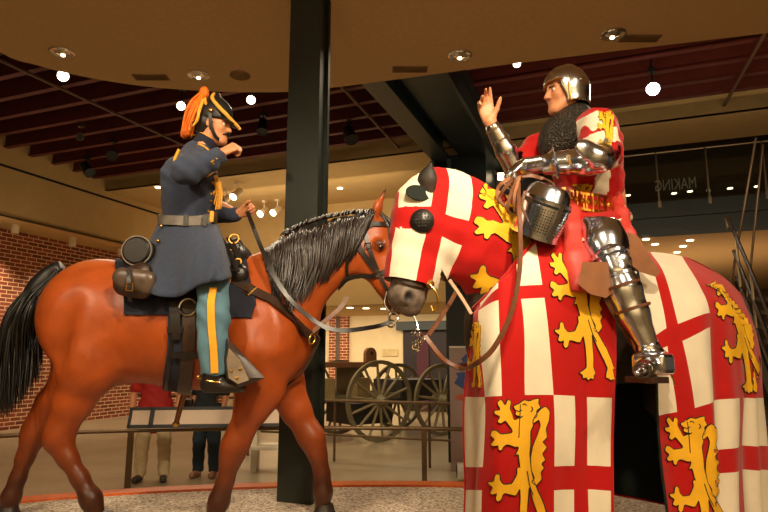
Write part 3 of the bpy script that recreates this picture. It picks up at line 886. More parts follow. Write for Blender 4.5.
# ------------------------------------------------------------------ staircase at the right
M['tread'] = mat('stair_tread', (112, 100, 88), 0.6, vary=0.1)
st = thing('staircase', (4.4, 6.2, 0), 'dark steel staircase with slanting handrails behind the horse\'s rump', 'staircase')
up = E2; sd = E1 
s0 = np.array([3.52, 5.0, 0.0])
for i in range(13):
    p = s0 + up * 0.215 * i + [0, 0, 0.18 * (i + 1)]
    mb = MB(); mb.hexa([p + sd * a + up * b + [0, 0, z] for z in (-.05, 0) for a, b in ((0, 0), (1.4, 0), (1.4, .3), (0, .3))]); mb.build('tread', M['tread'], st, smooth=0)
for k in (0, 1.4):
    mb = MB(); a = s0 + sd * k; b = s0 + up * 0.215 * 13 + [0, 0, .18 * 13] + sd * k
    mb.hexa([a - sd * .03 - [0, 0, .1], a + sd * .03 - [0, 0, .1], b + sd * .03 - [0, 0, .1], b - sd * .03 - [0, 0, .1], a - sd * .03 + [0, 0, .22], a + sd * .03 + [0, 0, .22], b + sd * .03 + [0, 0, .22], b - sd * .03 + [0, 0, .22]]); mb.build('stringer', M['steel_green'], st, smooth=0)
    for h in (.95, .62, .3):
        mb = MB(); mb.tube(smooth_path([a + [0, 0, h], b + [0, 0, h], b + up * .25 + [0, 0, h]], 6) if h > .9 else [a + [0, 0, h], b + [0, 0, h]], .022, 8); mb.build('handrail', M['railmetal'], st)
    for i in range(0, 14, 3):
        mb = MB(); p = a + up * .215 * i + [0, 0, .18 * i]; mb.tube([p, p + [0, 0, .95]], .018, 8); mb.build('post', M['railmetal'], st)
mb = MB(); mb.tube([P(722, 335, 7.9), P(756, 138, 7.9)], .017, 8)
tag(mb.build('hanger_rod', M['bronze']), 'slanting thin rod rising past the balcony at the far right', 'rod')
mb = MB(); mb.tube([P(744, 330, 8.2), P(763, 145, 8.2)], .017, 8)
tag(mb.build('hanger_rod', M['bronze']), 'steeper thin rod at the far right, beside the slanting one', 'rod')
# ------------------------------------------------------------------ anatomy helpers
def hand(S, W, d, n, ts, curl=(0.3, 0.4, 0.3), sc=1.0, k=0.006, spread=0.06, thumb=(0.6, 0.5, 0.3), tcurl=0.25):
    """wrist W, direction d to the knuckles, palm normal n, thumb side ts"""
    d = unit(d); n = unit(n - d * np.dot(n, d)); ts = unit(ts - d * np.dot(ts, d) - n * np.dot(ts, n))
    Ls = (0.040, 0.045, 0.042, 0.033); offs = (0.030, 0.010, -0.010, -0.029)
    S.ell(W + d * 0.05 * sc, (0.048 * sc, 0.036 * sc, 0.015 * sc), (d, ts, n), k=0.012)
    for i in range(4):
        kn = W + d * (0.092 - 0.006 * abs(i - 1.2)) * sc + ts * offs[i] * sc
        S.cone(W + d * 0.01 * sc + ts * offs[i] * 0.5 * sc, kn, 0.015 * sc, 0.0115 * sc, k=0.010)
        a = 0.0; p = kn; dd = unit(d + ts * spread * (1.5 - i) )
        for j, (f, r0, r1) in enumerate(((1.0, .0105, .0095), (.68, .0095, .0085), (.55, .0085, .0068))):
            a += curl[j] if not isinstance(curl[0], (list, tuple)) else curl[i][j]
            v = dd * math.cos(a) + n * math.sin(a)
            q = p + v * Ls[i] * f * sc
            S.cone(p, q, r0 * sc, r1 * sc, k=k); p = q
    tb = W + d * 0.022 * sc + ts * 0.024 * sc
    tv = unit(ts * thumb[0] + d * thumb[1] + n * thumb[2])
    p1 = tb + tv * 0.042 * sc; tv2 = unit(tv + d * tcurl + n * tcurl * .6)
    p2 = p1 + tv2 * 0.034 * sc; p3 = p2 + unit(tv2 + n * tcurl * .5) * 0.024 * sc
    S.cone(W + d * 0.012 * sc + ts * 0.012 * sc, p1, 0.017 * sc, 0.0125 * sc, k=0.012); S.cone(p1, p2, .0120 * sc, .0105 * sc, k=k); S.cone(p2, p3, .0105 * sc, .0085 * sc, k=k)

def head(S, c, f, u, sc=1.0):
    f = unit(f); u = unit(u - f * np.dot(u, f)); r = np.cross(f, u); c = np.asarray(c, float)
    def Q(a, b, h): return c + (f * a + r * b + u * h) * sc
    S.ell(Q(-0.012, 0, 0.035), np.array((0.098, 0.078, 0.098)) * sc, (f, r, u), k=.03)
    S.ell(Q(0.030, 0, -0.045), np.array((0.062, 0.060, 0.082)) * sc, (f, r, u), k=.03)
    S.ell(Q(0.076, 0, -0.098), 0.021 * sc, k=.025)
    for s in (-1, 1):
        S.cone(Q(0.0, s * .052, -.06), Q(0.07, s * .018, -.1), .022 * sc, .018 * sc, k=.03)
        S.ell(Q(0.062, s * .042, -.022), .024 * sc, k=.025)
        S.cone(Q(0.084, 0, .030), Q(0.070, s * .048, .028), .012 * sc, .011 * sc, k=.016)
        S.ell(Q(0.090, s * .034, .006), np.array((.012, .017, .011)) * sc, (f, r, u), k=.012, op=-1)
        S.ell(Q(-.006, s * .080, -.008), np.array((.018, .009, .031)) * sc, (f, r, u), k=.008)
        S.ell(Q(0.097, s * .013, -.032), np.array((.010, .009, .009)) * sc, (f, r, u), k=.010)
    S.cone(Q(0.088, 0, .016), Q(0.112, 0, -.028), .009 * sc, .012 * sc, k=.012)
    S.cone(Q(0.086, -.018, -.060), Q(0.086, .018, -.060), .0085 * sc, .0085 * sc, k=.008)
    S.cone(Q(0.084, -.015, -.074), Q(0.084, .015, -.074), .0085 * sc, .0085 * sc, k=.008)
    S.cone(Q(0.098, -.02, -.067), Q(0.098, .02, -.067), .003 * sc, .003 * sc, k=.004, op=-1)
    return Q

def eyes(Q, parent, sc=1.0):
    for s in (-1, 1):
        mb = MB(); mb.sphere(Q(0.076, s * .033, .005), .0125 * sc, 12, 8); e = mb.build('eye', M['eyewhite'], parent)
        mb = MB(); mb.sphere(Q(0.0845, s * .034, .005), .0055 * sc, 10, 6); mb.build('iris', M['eyedark'], e)

def hair_strands(mb, roots, tips, mids, r, seg=4, n=7, wob=0.01):
    for a, b, c in zip(roots, tips, mids):
        p = smooth_path([a, c + rng.normal(0, wob, 3), b + rng.normal(0, wob, 3)], n // 2 + 1)
        rr = r * rng.uniform(.7, 1.25)
        mb.tube(p, [rr * .8, rr, rr, rr * .7, rr * .15], seg, cap=False)

M['skin'] = mat('mannequin_skin', (214, 146, 104), 0.5, vary=0.06, scale=30)
M['eyewhite'] = mat('eye_white', (225, 215, 200), 0.3, vary=0)
M['eyedark'] = mat('eye_dark', (28, 20, 16), 0.15, vary=0)
M['bay'] = mat('bay_coat', (150, 70, 25), 0.38, vary=0.16, scale=9, bump=0.12, bscale=180, attr='tint', spec=.4)
M['hair'] = mat('dark_horse_hair', (38, 30, 26), 0.42, vary=0.3, scale=60, spec=0.6)
M['hairblack'] = mat('black_horse_hair', (18, 16, 15), 0.45, vary=0.2, scale=40)
M['hoof'] = mat('dark_hoof', (40, 32, 27), 0.45, vary=0.2, scale=20)
M['leather_black'] = mat('black_leather', (30, 26, 24), 0.36, vary=0.15, scale=20, bump=.1, bscale=120)
M['leather_brown'] = mat('brown_leather', (104, 62, 36), 0.45, vary=0.2, scale=20, bump=.1, bscale=120)
M['leather_dark'] = mat('dark_brown_leather', (52, 35, 26), 0.38, vary=0.2, scale=20, bump=.1, bscale=120)
M['brass'] = mat('brass', (206, 160, 80), 0.28, 1.0, vary=0.06)
M['steel'] = mat('polished_steel', (196, 190, 180), 0.2, 1.0, vary=0.12, scale=14)
M['navy'] = mat('navy_wool', (58, 66, 86), 0.9, spec=.2, vary=0.12, scale=40, bump=.25, bscale=400, sheen=.1)
M['navyblanket'] = mat('navy_blanket', (30, 34, 50), 0.95, vary=0.12, scale=40, bump=.3, bscale=300)
M['skyblue'] = mat('sky_blue_wool', (92, 128, 146), 0.9, spec=.2, vary=0.08, scale=30, bump=.2, bscale=400)
M['yellow'] = mat('yellow_wool', (238, 164, 30), 0.8, vary=0.06, scale=30)
M['goldcord'] = mat('gold_cord', (236, 172, 60), 0.6, vary=0.15, scale=80, bump=.3, bscale=300)
M['orange'] = mat('orange_horsehair', (240, 120, 16), 0.6, vary=0.2, scale=40)

# ------------------------------------------------------------------ bay horse
Y0 = 3.72
PLAT = 0.65
def B(px, py, s=0.0): return P(px, py, Y0 - s)
YF = np.array([0, 1.0, 0])
S = SDF(k=0.09)
tor = (YF, 0.80)
S.cone(B(112, 322), B(200, 325), .365, .36, tor, k=.12)
S.cone(B(200, 325), B(258, 324), .36, .36, (YF, .76), k=.12)
S.ell(B(93, 313), (.30, .285, .32), k=.1)
S.ell(B(75, 318, .12), (.19, .17, .24), k=.08); S.ell(B(75, 318, -.12), (.19, .17, .24), k=.08)
S.cone(B(232, 284), B(262, 280), .13, .15, (YF, .7), k=.1)
S.ell(B(272, 332), (.235, .24, .31), k=.1)
S.cone(B(268, 308), B(305, 268), .265, .215, (YF, .62), k=.1)
S.cone(B(305, 268), B(346, 246), .215, .165, (YF, .55), k=.08)
S.cone(B(346, 246), B(366, 236), .165, .12, (YF, .55), k=.06)
# head
hk = .035
S.cone(B(372, 230), B(364, 254), .095, .125, (YF, .62), k=.05)
S.cone(B(366, 254), B(386, 280), .118, .085, (YF, .66), k=.05)
S.cone(B(374, 232), B(394, 286), .075, .062, (YF, .8), k=.05)
S.cone(B(387, 282), B(396, 302), .076, .068, (YF, .85), k=.04)
S.ell(B(398, 304), (.062, .06, .06), k=.03)
S.ell(B(394, 311), (.035, .04, .026), k=.02)
for s in (.09, -.09):
    S.ell(B(379, 245, s * .95), .038, k=.03)
    S.ell(B(380.5, 247, s * 1.38), (.018, .016, .014), k=.012, op=-1)
    S.ell(B(402, 299, s * .62), (.016, .016, .024), k=.012, op=-1)
    S.cone(B(374, 219, s * .6), B(378, 207, s * .75), .034, .033, (unit([.5, -.6, 0]), .6), k=.025)
    S.cone(B(378, 207, s * .75), B(386, 188, s * .8), .033, .006, (unit([.5, -.6, 0]), .6), k=.02)
    S.cone(B(383, 209, s * .95), B(385, 197, s * .95), .017, .008, k=.01, op=-1)
S.cone(B(400, 311.5, .1), B(400, 311.5, -.1), .006, .006, k=.006, op=-1)
# legs
def legs(nodes, s, k=.06):
    S.chain([(B(x, y, s_ if s_ is not None else s), r) for x, y, r, s_ in nodes], k=k)
legs([(84, 338, .20, .13), (90, 366, .165, .15), (74, 402, .100, .14), (61, 430, .072, None), (58, 440, .066, None), (68, 458, .047, None), (80, 478, .040, None), (91, 499, .050, None), (97, 514, .043, None)], .14)
S.cone(B(86, 372, .15), B(98, 352, .16), .12, .15, k=.07)
S.cone(B(52, 431, .14), B(66, 400, .14), .028, .05, k=.04)
legs([(80, 340, .19, -.12), (80, 368, .145, -.13), (54, 402, .088, -.14), (37, 429, .066, None), (33, 438, .060, None), (25, 458, .043, None), (18, 478, .037, None), (11, 497, .047, None), (8, 511, .041, None)], -.14)
S.cone(B(27, 430, -.14), B(45, 400, -.14), .026, .045, k=.04)
legs([(262, 352, .19, .15), (262, 385, .125, .15), (252, 408, .092, .15), (240, 434, .066, None), (234, 448, .068, None), (230, 462, .047, None), (225, 482, .040, None), (219, 501, .050, None), (214, 515, .044, None)], .14)
S.cone(B(240, 378, .17), B(262, 392, .14), .07, .1, k=.06)
legs([(276, 356, .18, -.13), (284, 384, .12, -.14), (296, 410, .086, -.14), (308, 432, .068, None), (313, 440, .068, None), (318, 456, .047, None), (322, 474, .040, None), (323, 492, .049, None), (322, 505, .042, None)], -.14)
# muscles and hollows
S.ell(B(262, 335, .24), (.16, .10, .22), k=.06); S.ell(B(88, 318, .20), (.20, .12, .20), k=.06)
S.ell(B(280, 358, .12), (.12, .12, .12), k=.06)
S.cone(B(116, 368, .28), B(106, 350, .3), .035, .03, k=.06, op=-1)
S.cone(B(236, 350, .36), B(246, 312, .37), .03, .03, k=.07, op=-1)
S.cone(B(284, 305, .2), B(300, 330, .2), .03, .03, k=.07, op=-1)
S.cone(B(340, 262, .11), B(356, 285, .08), .02, .02, k=.04, op=-1)
S.cone(B(352, 232, .13), B(350, 262, .13), .016, .016, k=.03, op=-1)
S.cone(B(372, 262, .1), B(392, 280, .085), .012, .012, k=.03, op=-1)
S.cone(B(66, 300, .38), B(56, 352, .30), .05, .04, k=.09, op=-1)
S.cone(B(108, 330, .40), B(98, 372, .36), .05, .04, k=.09, op=-1)
S.ell(B(74, 352, .19), (.07, .06, .13), k=.05); S.ell(B(104, 345, .22), (.06, .06, .11), k=.05)
S.cone(B(250, 300, .36), B(268, 345, .42), .05, .05, k=.08, op=-1)
S.ell(B(246, 352, .27), (.07, .05, .10), k=.05); S.ell(B(285, 335, .2), (.07, .07, .12), k=.05)
S.cone(B(296, 268, .17), B(330, 275, .13), .02, .02, k=.06, op=-1)
S.cone(B(110, 372, .05), B(118, 378, .03), .05, .035, k=.05)
mb = sdf_mb(S, .0135, smooth=1)
V = np.concatenate(mb.v)
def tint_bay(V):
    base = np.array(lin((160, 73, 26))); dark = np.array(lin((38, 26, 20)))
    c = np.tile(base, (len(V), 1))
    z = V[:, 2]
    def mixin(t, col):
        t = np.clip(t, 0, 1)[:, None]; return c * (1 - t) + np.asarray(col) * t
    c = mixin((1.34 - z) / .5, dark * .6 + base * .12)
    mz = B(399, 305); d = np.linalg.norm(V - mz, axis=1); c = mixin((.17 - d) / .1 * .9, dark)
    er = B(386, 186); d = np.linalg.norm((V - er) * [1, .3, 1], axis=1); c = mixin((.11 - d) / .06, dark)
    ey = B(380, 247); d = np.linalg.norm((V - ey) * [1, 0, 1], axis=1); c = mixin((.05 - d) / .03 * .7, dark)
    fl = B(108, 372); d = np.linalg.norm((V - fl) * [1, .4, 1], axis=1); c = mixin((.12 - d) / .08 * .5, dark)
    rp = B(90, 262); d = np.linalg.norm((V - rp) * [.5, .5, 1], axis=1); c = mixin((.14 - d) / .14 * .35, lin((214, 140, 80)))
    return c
horse_root = thing('horse', (B(170, 400)[0], Y0, PLAT), 'glossy bay horse with a black tail and mane, ridden by the cavalry soldier', 'horse')
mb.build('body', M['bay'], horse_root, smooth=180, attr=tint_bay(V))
bay_bvh = bvh_of(mb)
for x, y, s, dx in ((97, 516, .14, .03), (8, 513, -.14, .0), (213, 517, .14, .0), (322, 507, -.14, .015)):
    c = B(x, y, s); mb = MB(); c2 = np.array([c[0] + dx, c[1], PLAT]); h = max(c[2] - PLAT, .05)
    prof = [(.072, 0), (.07, .012), (.056, h * .7), (.048, h + .02), (0, h + .03)]
    mb.lathe(prof, c2, seg=20, x=(1, 0, 0), sx=1.1); mb.build('hoof', M['hoof'], horse_root)
for s in (.095, -.095):
    mb = MB(); mb.sphere(B(380.5, 247, s), .021, 14, 10); mb.build('eye', M['eyedark'], horse_root)
# tail
mb = MB()
N_ = 420
tr, tt, tm = [], [], []
for i in range(N_):
    u = rng.uniform(0, 1); v = rng.normal(0, 1)
    q = rng.uniform(0, 1)
    root = B(58 - 14 * q, 270 + 7 * q, rng.uniform(-.05, .05))
    lx = -3 + 46 * u
    ty = 418 - 34 * max(0, u - .35) / .65 - rng.uniform(0, 45) * (.3 + .7 * u)
    tip = B(lx - 3, ty, rng.normal(0, .06) + .02)
    mid = B(8 + 37 * u - rng.uniform(0, 4), 318 - 6 * u, rng.normal(0, .06) + .03)
    tr.append(root); tt.append(tip); tm.append(mid)
hair_strands(mb, tr, tt, tm, .008, 4, 12, .008)
mb.tube(smooth_path([B(62, 268), B(50, 275), B(36, 296), B(27, 330), B(24, 365)], 5), [.05, .055, .075, .085, .06, .02], 10)
mb.build('tail', M['hairblack'], horse_root, smooth=180)
# mane over the near side of the neck
crest = smooth_path([B(376, 212), B(360, 210.5), B(340, 213), B(318, 218), B(298, 225.5), B(278, 236), B(258, 250)], 10)
low = smooth_path([B(352, 262, .1), B(348, 268, .12), B(336, 284, .16), B(318, 296, .2), B(298, 303, .23), B(284, 292, .25), B(270, 262, .22)], 10)
mb = MB(); tr, tt, tm = [], [], []
n = len(crest)
for i in range(600):
    t = rng.uniform(0, .97); k = t * (n - 1); i0 = int(k); f = k - i0
    a = crest[i0] * (1 - f) + crest[min(i0 + 1, n - 1)] * f
    b = low[i0] * (1 - f) + low[min(i0 + 1, n - 1)] * f
    ln = rng.uniform(.62, 1.06) if i % 3 else rng.uniform(.35, .7)
    b = a + (b - a) * ln
    lift = rng.uniform(.008, .026)
    a2 = snap(bay_bvh, a + [0, rng.uniform(-.02, .03), .0], .004)[0]
    m1 = snap(bay_bvh, a * .66 + b * .34 + [0, -.12, .02], lift)[0]; m2 = snap(bay_bvh, a * .3 + b * .7 + [0, -.1, 0], lift)[0]
    b2 = snap(bay_bvh, b + [rng.normal(0, .014), -.08, 0], lift * .8)[0]
    p = smooth_path([a2 + [0, 0, .006], m1 + rng.normal(0, .004, 3), m2 + rng.normal(0, .004, 3), b2], 4)
    mb.tube(p, np.array([.6, 1, 1, 1, .8, .15]) * rng.uniform(.005, .0095), 4, cap=False)
for i in range(60):   # forelock and upright roots along the crest
    t = rng.uniform(0, .8); a = crest[int(t * (n - 1))]
    mb.tube(smooth_path([a + [0, .03, -.012], a + [rng.normal(0, .004), 0, .004], a + [rng.normal(0, .01) - .01, -.05, -.03]], 3), [.008, .010, .004], 4, cap=False)
mb.build('mane', M['hair'], horse_root, smooth=180)
mb = MB()
for i in range(40):
    a = B(378 + rng.uniform(-3, 3), 212, rng.uniform(-.03, .03)); b = B(391 + rng.uniform(-4, 4), 240 + rng.uniform(-8, 12), rng.uniform(-.05, .05))
    mb.tube(smooth_path([a, (a + b) / 2 + [.03, 0, .02], b], 4), [.006, .006, .001], 4, cap=False)
mb.build('forelock', M['hair'], horse_root, smooth=180)

# ------------------------------------------------------------------ cavalry saddle and tack
cs = thing('cavalry_saddle', B(185, 268), 'black cavalry saddle on a navy blanket strapped round the bay horse', 'saddle')
U = np.linspace(115, 247, 34)
prof = [(312, .42), (300, .42), (286, .40), (272, .32), (264, .18), (260, 0), (264, -.18), (272, -.32), (286, -.40), (300, -.42), (312, -.42)]
G = []
for x in U:
    row = smooth_path([B(x, y + (x > 230) * (x - 230) * .0, s) for y, s in prof], 4)
    G.append([snap(bay_bvh, p, .014 + .003 * math.sin(x * .5 + j * .3))[0] for j, p in enumerate(row)])
mb = MB(); mb.grid(np.array(G)[::-1], thick=-.008); mb.build('blanket', M['navyblanket'], cs)
blk_bvh = bay_bvh
S = SDF(k=.04)
S.cone(B(146, 262), B(234, 262), .13, .12, (YF, 1.3)); S.cone(B(140, 256), B(139, 247), .06, .035, (YF, 2.6)); S.cone(B(236, 256), B(237, 243), .05, .03, (YF, 2.2))
for s in (.2, -.2): S.cone(B(140, 275, s), B(238, 275, s), .07, .07, (YF, .7))
sdf_mb(S, .014).build('saddle_tree', M['leather_black'], cs, smooth=180)
# rolled valise behind the cantle
c = B(135.5, 250, .30); mb = MB(); mb.lathe([(0, 0), (.07, 0), (.08, .008), (.084, .025), (.084, .575), (.07, .6), (0, .6)], c, (0, 1, 0), 28); vr = mb.build('valise', M['leather_black'], cs)
mb = MB(); mb.lathe([(.083, .012), (.089, .012), (.089, .03), (.083, .03)], c, (0, 1, 0), 28, closed=True); mb.build('valise_rim', mat('gray_leather_edge', (120, 112, 98), .5), vr)
for o in (.12, .3, .48):
    mb = MB(); mb.lathe([(.084, o), (.089, o), (.089, o + .025), (.084, o + .025)], c, (0, 1, 0), 28, closed=True); mb.build('valise_strap', M['leather_dark'], vr)
for sg in (1, -1):   # saddlebags
    def T(x, y, s): return B(x, y, s * sg)
    S = SDF(k=.03)
    S.cone(T(126, 283, .37), T(142, 287, .38), .075, .07, (YF, .55)); S.cone(T(133, 276, .33), T(142, 272, .3), .06, .06, (YF, .6))
    bg = sdf_mb(S, .01).build('saddlebag', M['leather_dark'], cs, smooth=180)
    S = SDF(k=.02); S.cone(T(122, 277, .385), T(146, 280, .395), .055, .055, (YF, .6)); S.cone(T(124, 284, .395), T(146, 288, .40), .035, .035, (YF, .6))
    sdf_mb(S, .008).build('bag_flap', mat('worn_brown_leather', (82, 66, 54), .35, vary=.25, scale=14), bg, smooth=180)
    mb = MB(); pp = [T(129, 268, .42), T(129, 280, .45), T(129.5, 292, .45), T(130, 301, .42)]; mb.strap(smooth_path(pp, 4), [np.array([0, -sg, 0.])] * 13, .022, .005); mb.build('bag_strap', M['leather_black'], bg)
    mb = MB(); e = T(129.3, 287, .462); mb.tube([e + np.array([x, 0, z]) for x, z in ((-.017, -.02), (.017, -.02), (.017, .02), (-.017, .02))], .004, 6, closed=True); mb.build('buckle', M['brass'], bg)
def around(x, ry=64, cyv=324, n=28, dx=0):
    pts = []
    for k in range(n):
        a = 2 * math.pi * k / n
        pts.append(B(x + dx * (1 - math.sin(a)) * .5, cyv - ry * math.sin(a), .40 * math.cos(a)))
    return pts
for x, wd, off, nm, m in ((174.5, .125, .012, 'girth', 'navyblanket'), (186, .07, .022, 'surcingle', 'leather_dark')):
    pos, nr = lay(bay_bvh, around(x), 3, off, True); mb = MB(); mb.strap(pos, nr, wd, .010, closed=True); g = mb.build(nm, M[m], cs)
    if nm == 'girth':
        for dx in (-7.5, 6.0):
            pos, nr = lay(bay_bvh, around(x + dx), 3, off + .008, True); mb = MB(); mb.strap(pos, nr, .022, .006, closed=True); mb.build('girth_edge', M['leather_black'], g)
pos, nr = lay(bay_bvh, [B(170, 296, .42), B(171, 320, .42), B(172, 342, .40)], 5, .034); mb = MB(); mb.strap(pos, nr, .05, .01); mb.build('girth_billet', M['leather_black'], cs)
for x, y in ((171, 330), (172, 362), (186, 362)):
    pos, nr = lay(bay_bvh, [B(x - 8, y, .4), B(x, y, .41), B(x + 8, y + .5, .4)], 4, .036); mb = MB(); mb.strap(pos, nr, .035, .007); mb.build('keeper', M['leather_black'], cs)
pc_, nn = snap(bay_bvh, B(184.5, 304, .4), .035); x_, y_ = frame(nn)
mb = MB(); mb.tube([pc_ + x_ * .048 * math.cos(t) + y_ * .048 * math.sin(t) for t in np.linspace(0, 2 * math.pi, 20, endpoint=False)], .009, 8, closed=True); mb.build('girth_ring', M['steel'], cs)
# pommel rings and buckle cluster
for x, y, s, r in ((234, 239, .1, .03), (228, 252, .2, .018), (238, 262, .24, .02)):
    c = B(x, y, s); mb = MB(); mb.tube([c + np.array([r * math.cos(t), 0.2 * r * math.sin(t), r * math.sin(t)]) for t in np.linspace(0, 2 * math.pi, 18, endpoint=False)], .005, 6, closed=True); mb.build('pommel_ring', M['brass'], cs)
for pts in ([(222, 240, .12), (228, 250, .2), (234, 262, .26), (238, 272, .3)], [(228, 238, .05), (236, 250, .15), (240, 266, .25)], [(220, 250, .2), (224, 262, .28), (232, 272, .33)]):
    pp = smooth_path([B(*p) for p in pts], 4); mb = MB(); mb.strap(pp, [np.array([0, -1, .3])] * len(pp), .028, .007); mb.build('pommel_strap', M['leather_black'], cs)
# stirrups with pointed hoods
for sg in (1, -1):
    def T(x, y, s): return B(x, y, s * sg)
    sx = .51
    pts = smooth_path([T(222, 290, .36), T(224, 318, .41), T(226, 345, .43)], 5); mb = MB(); mb.strap(pts, [np.array([0, -sg, 0.])] * len(pts), .04, .008); sl = mb.build('stirrup_leather', M['leather_dark'], cs)
    pl = [(227, 338), (224, 360), (226, 381), (238, 388), (250, 384), (265, 378), (246, 357)]
    o = T(0, 0, sx)
    def face(poly, s0): return [T(x, y, s0) for x, y in poly]
    ins = [(228, 346), (226, 360), (228, 378), (238, 384), (247, 381), (251, 378), (242, 360)]
    mb = MB(); a = face(pl, sx - .16); b = face(pl, sx - .01); c_ = face(ins, sx + .015)
    k = len(pl); mb.add(a + b + c_, [tuple(range(k))[::-1] if sg > 0 else tuple(range(k))] + [(i, (i + 1) % k, k + (i + 1) % k, k + i) for i in range(k)] + [(k + i, k + (i + 1) % k, 2 * k + (i + 1) % k, 2 * k + i) for i in range(k)] + [tuple(2 * k + i for i in range(k))])
    hd = mb.build('stirrup_hood', M['leather_dark'], cs)
    mb = MB(); ins2 = [(229, 348), (226.5, 360), (228.5, 378), (238, 384), (249, 380), (240, 360)]
    mb.add(face(ins2, sx + .016) + face(ins2, sx + .022), [tuple(range(6, 12)), (5, 4, 3, 2, 1, 0)] + [(i, (i + 1) % 6, 6 + (i + 1) % 6, 6 + i) for i in range(6)]); mb.build('hood_plate', mat('worn_silver_plate', (168, 158, 146), .32, .75, vary=.25, scale=12), hd)
    for x, y in ((231, 371), (240, 369), (237, 378)):
        mb = MB(); mb.sphere(T(x, y, sx + .025), .009, 10, 6); mb.build('rivet', M['brass'], hd)
# breast strap
def strapped(name, root, bvh, pts, wd, off, m, th=.008, n=8):
    pos, nr = lay(bvh, pts, n, off); mb = MB(); mb.strap(pos, nr, wd, th); return mb.build(name, m, root)
strapped('breast_strap', cs, bay_bvh, [B(232, 268, .3), B(244, 278, .33), B(266, 292, .32), B(288, 312, .27), B(304, 334, .12), B(309, 340, 0), B(304, 334, -.12), B(288, 312, -.27), B(250, 280, -.3)], .055, .012, M['leather_dark'])
strapped('breast_strap', cs, bay_bvh, [B(308, 344, .02), B(306, 362, .03), B(296, 376, .03), B(280, 388, .02), B(262, 392, 0), B(236, 388, 0), B(205, 388, 0)], .03, .012, M['leather_dark'])
c, nn = snap(bay_bvh, B(245, 279, .35), .022); x_, y_ = frame(nn, (0.7, 0, -.6))
mb = MB(); mb.tube([c + x_ * a + y_ * b for a, b in ((-.032, -.022), (.032, -.022), (.032, .022), (-.032, .022))], .005, 6, closed=True); mb.build('buckle', M['brass'], cs)
c, nn = snap(bay_bvh, B(305.5, 338, .1), .02); x_, y_ = frame(nn)
mb = MB(); mb.tube([c + x_ * .03 * math.cos(t) + y_ * .03 * math.sin(t) for t in np.linspace(0, 2 * math.pi, 16, endpoint=False)], .006, 6, closed=True); mb.build('breast_ring', M['brass'], cs)

# bridle
br = thing('bridle', B(370, 250), 'black leather bridle with buckles and reins on the bay horse\'s head', 'bridle')
for sg in (1, -1):
    h = .12 * sg
    for nm, pts, wd in (('cheek_strap', [(355, 212, h * .6), (355, 224, h), (356, 240, h), (353, 252, h)], .035), ('cheek_strap', [(364, 225, h), (368, 242, h), (373, 258, h), (378, 272, h)], .026), ('cheek_strap', [(357, 243, h), (365, 256, h), (376, 271, h)], .032),
                        ('cheek_strap', [(378, 273, h), (385, 290, h), (390, 306, h)], .022), ('jaw_strap', [(377, 273, h), (366, 281, h), (354, 288, h * .8), (347, 296, 0)], .032), ('throat_strap', [(353, 250, h), (347, 264, h * .9), (350, 280, h * .6), (357, 284, 0)], .02)):
        strapped(nm, br, bay_bvh, [B(*p) for p in pts], wd, .006, M['leather_black'], .006, 6)
    for x, y in ((356, 238), (377.5, 273), (368, 245)):
        c, nn = snap(bay_bvh, B(x, y, h), .016); x_, y_ = frame(nn); mb = MB()
        mb.tube([c + x_ * a + y_ * b for a, b in ((-.018, -.016), (.018, -.016), (.018, .016), (-.018, .016))], .004, 6, closed=True); mb.build('buckle', M['steel'], br)
    mb = MB(); c = B(391, 309, sg * .085); mb.tube(smooth_path([c + [0, 0, .05], c + [.008, 0, 0], c + [-.01, 0, -.05], c + [.0, 0, -.09]], 4), .007, 8); mb.tube([c + [.022 * math.cos(t), 0, -.09 + .022 * math.sin(t)] for t in np.linspace(0, 6.28, 14, endpoint=False)], .004, 6, closed=True); mb.build('bit_shank', M['steel'], br)
strapped('browband', br, bay_bvh, [B(355, 226, .12), B(368, 224, .12), B(382, 222, .1), B(392, 224, 0), B(382, 222, -.1), B(368, 224, -.12), B(355, 226, -.12)], .03, .007, M['leather_black'], .006)
strapped('crownpiece', br, bay_bvh, [B(355, 214, .1), B(358, 207, .05), B(360, 204, 0), B(358, 207, -.05), B(355, 214, -.1)], .035, .02, M['leather_black'], .006)
strapped('noseband', br, bay_bvh, [B(378, 273, .12), B(392, 268, .1), B(400, 266, 0), B(392, 268, -.1), B(378, 273, -.12)], .03, .007, M['leather_black'], .006)
hr = smooth_path([B(347, 297, .02), B(341, 307, .05), B(325, 321, .08), B(308, 336, .10)], 8)
mb = MB(); mb.strap(hr, [np.array([.2, -1, .2])] * len(hr), .026, .006); mb.build('halter_strap', M['leather_brown'], br)
for sg, sh in ((1, 1), (-1, -.6)):
    rp_ = smooth_path([B(391, 322, .09 * sg), B(374, 327, .2 * sh), B(338, 330.5, .28 * sh), B(313, 320, .30 * sh), B(284, 292, .33 * sh), B(264, 254, .25 * sh), B(252, 224, -.03 + .03 * sg), B(247.5, 212, -.08 + .01 * sg)], 8)
    if sg > 0: rp_ = [p if not (bay_bvh.find_nearest(Vector(p))[0] - Vector(p)).dot(bay_bvh.find_nearest(Vector(p))[1]) > -.012 or i > 50 or i < 8 else snap(bay_bvh, p, .014)[0] for i, p in enumerate(rp_)]
    mb = MB(); mb.strap(rp_, [np.array([.2, -1, .35])] * len(rp_), .026, .005); mb.build('rein', M['leather_black'] if sg > 0 else M['leather_brown'], br)

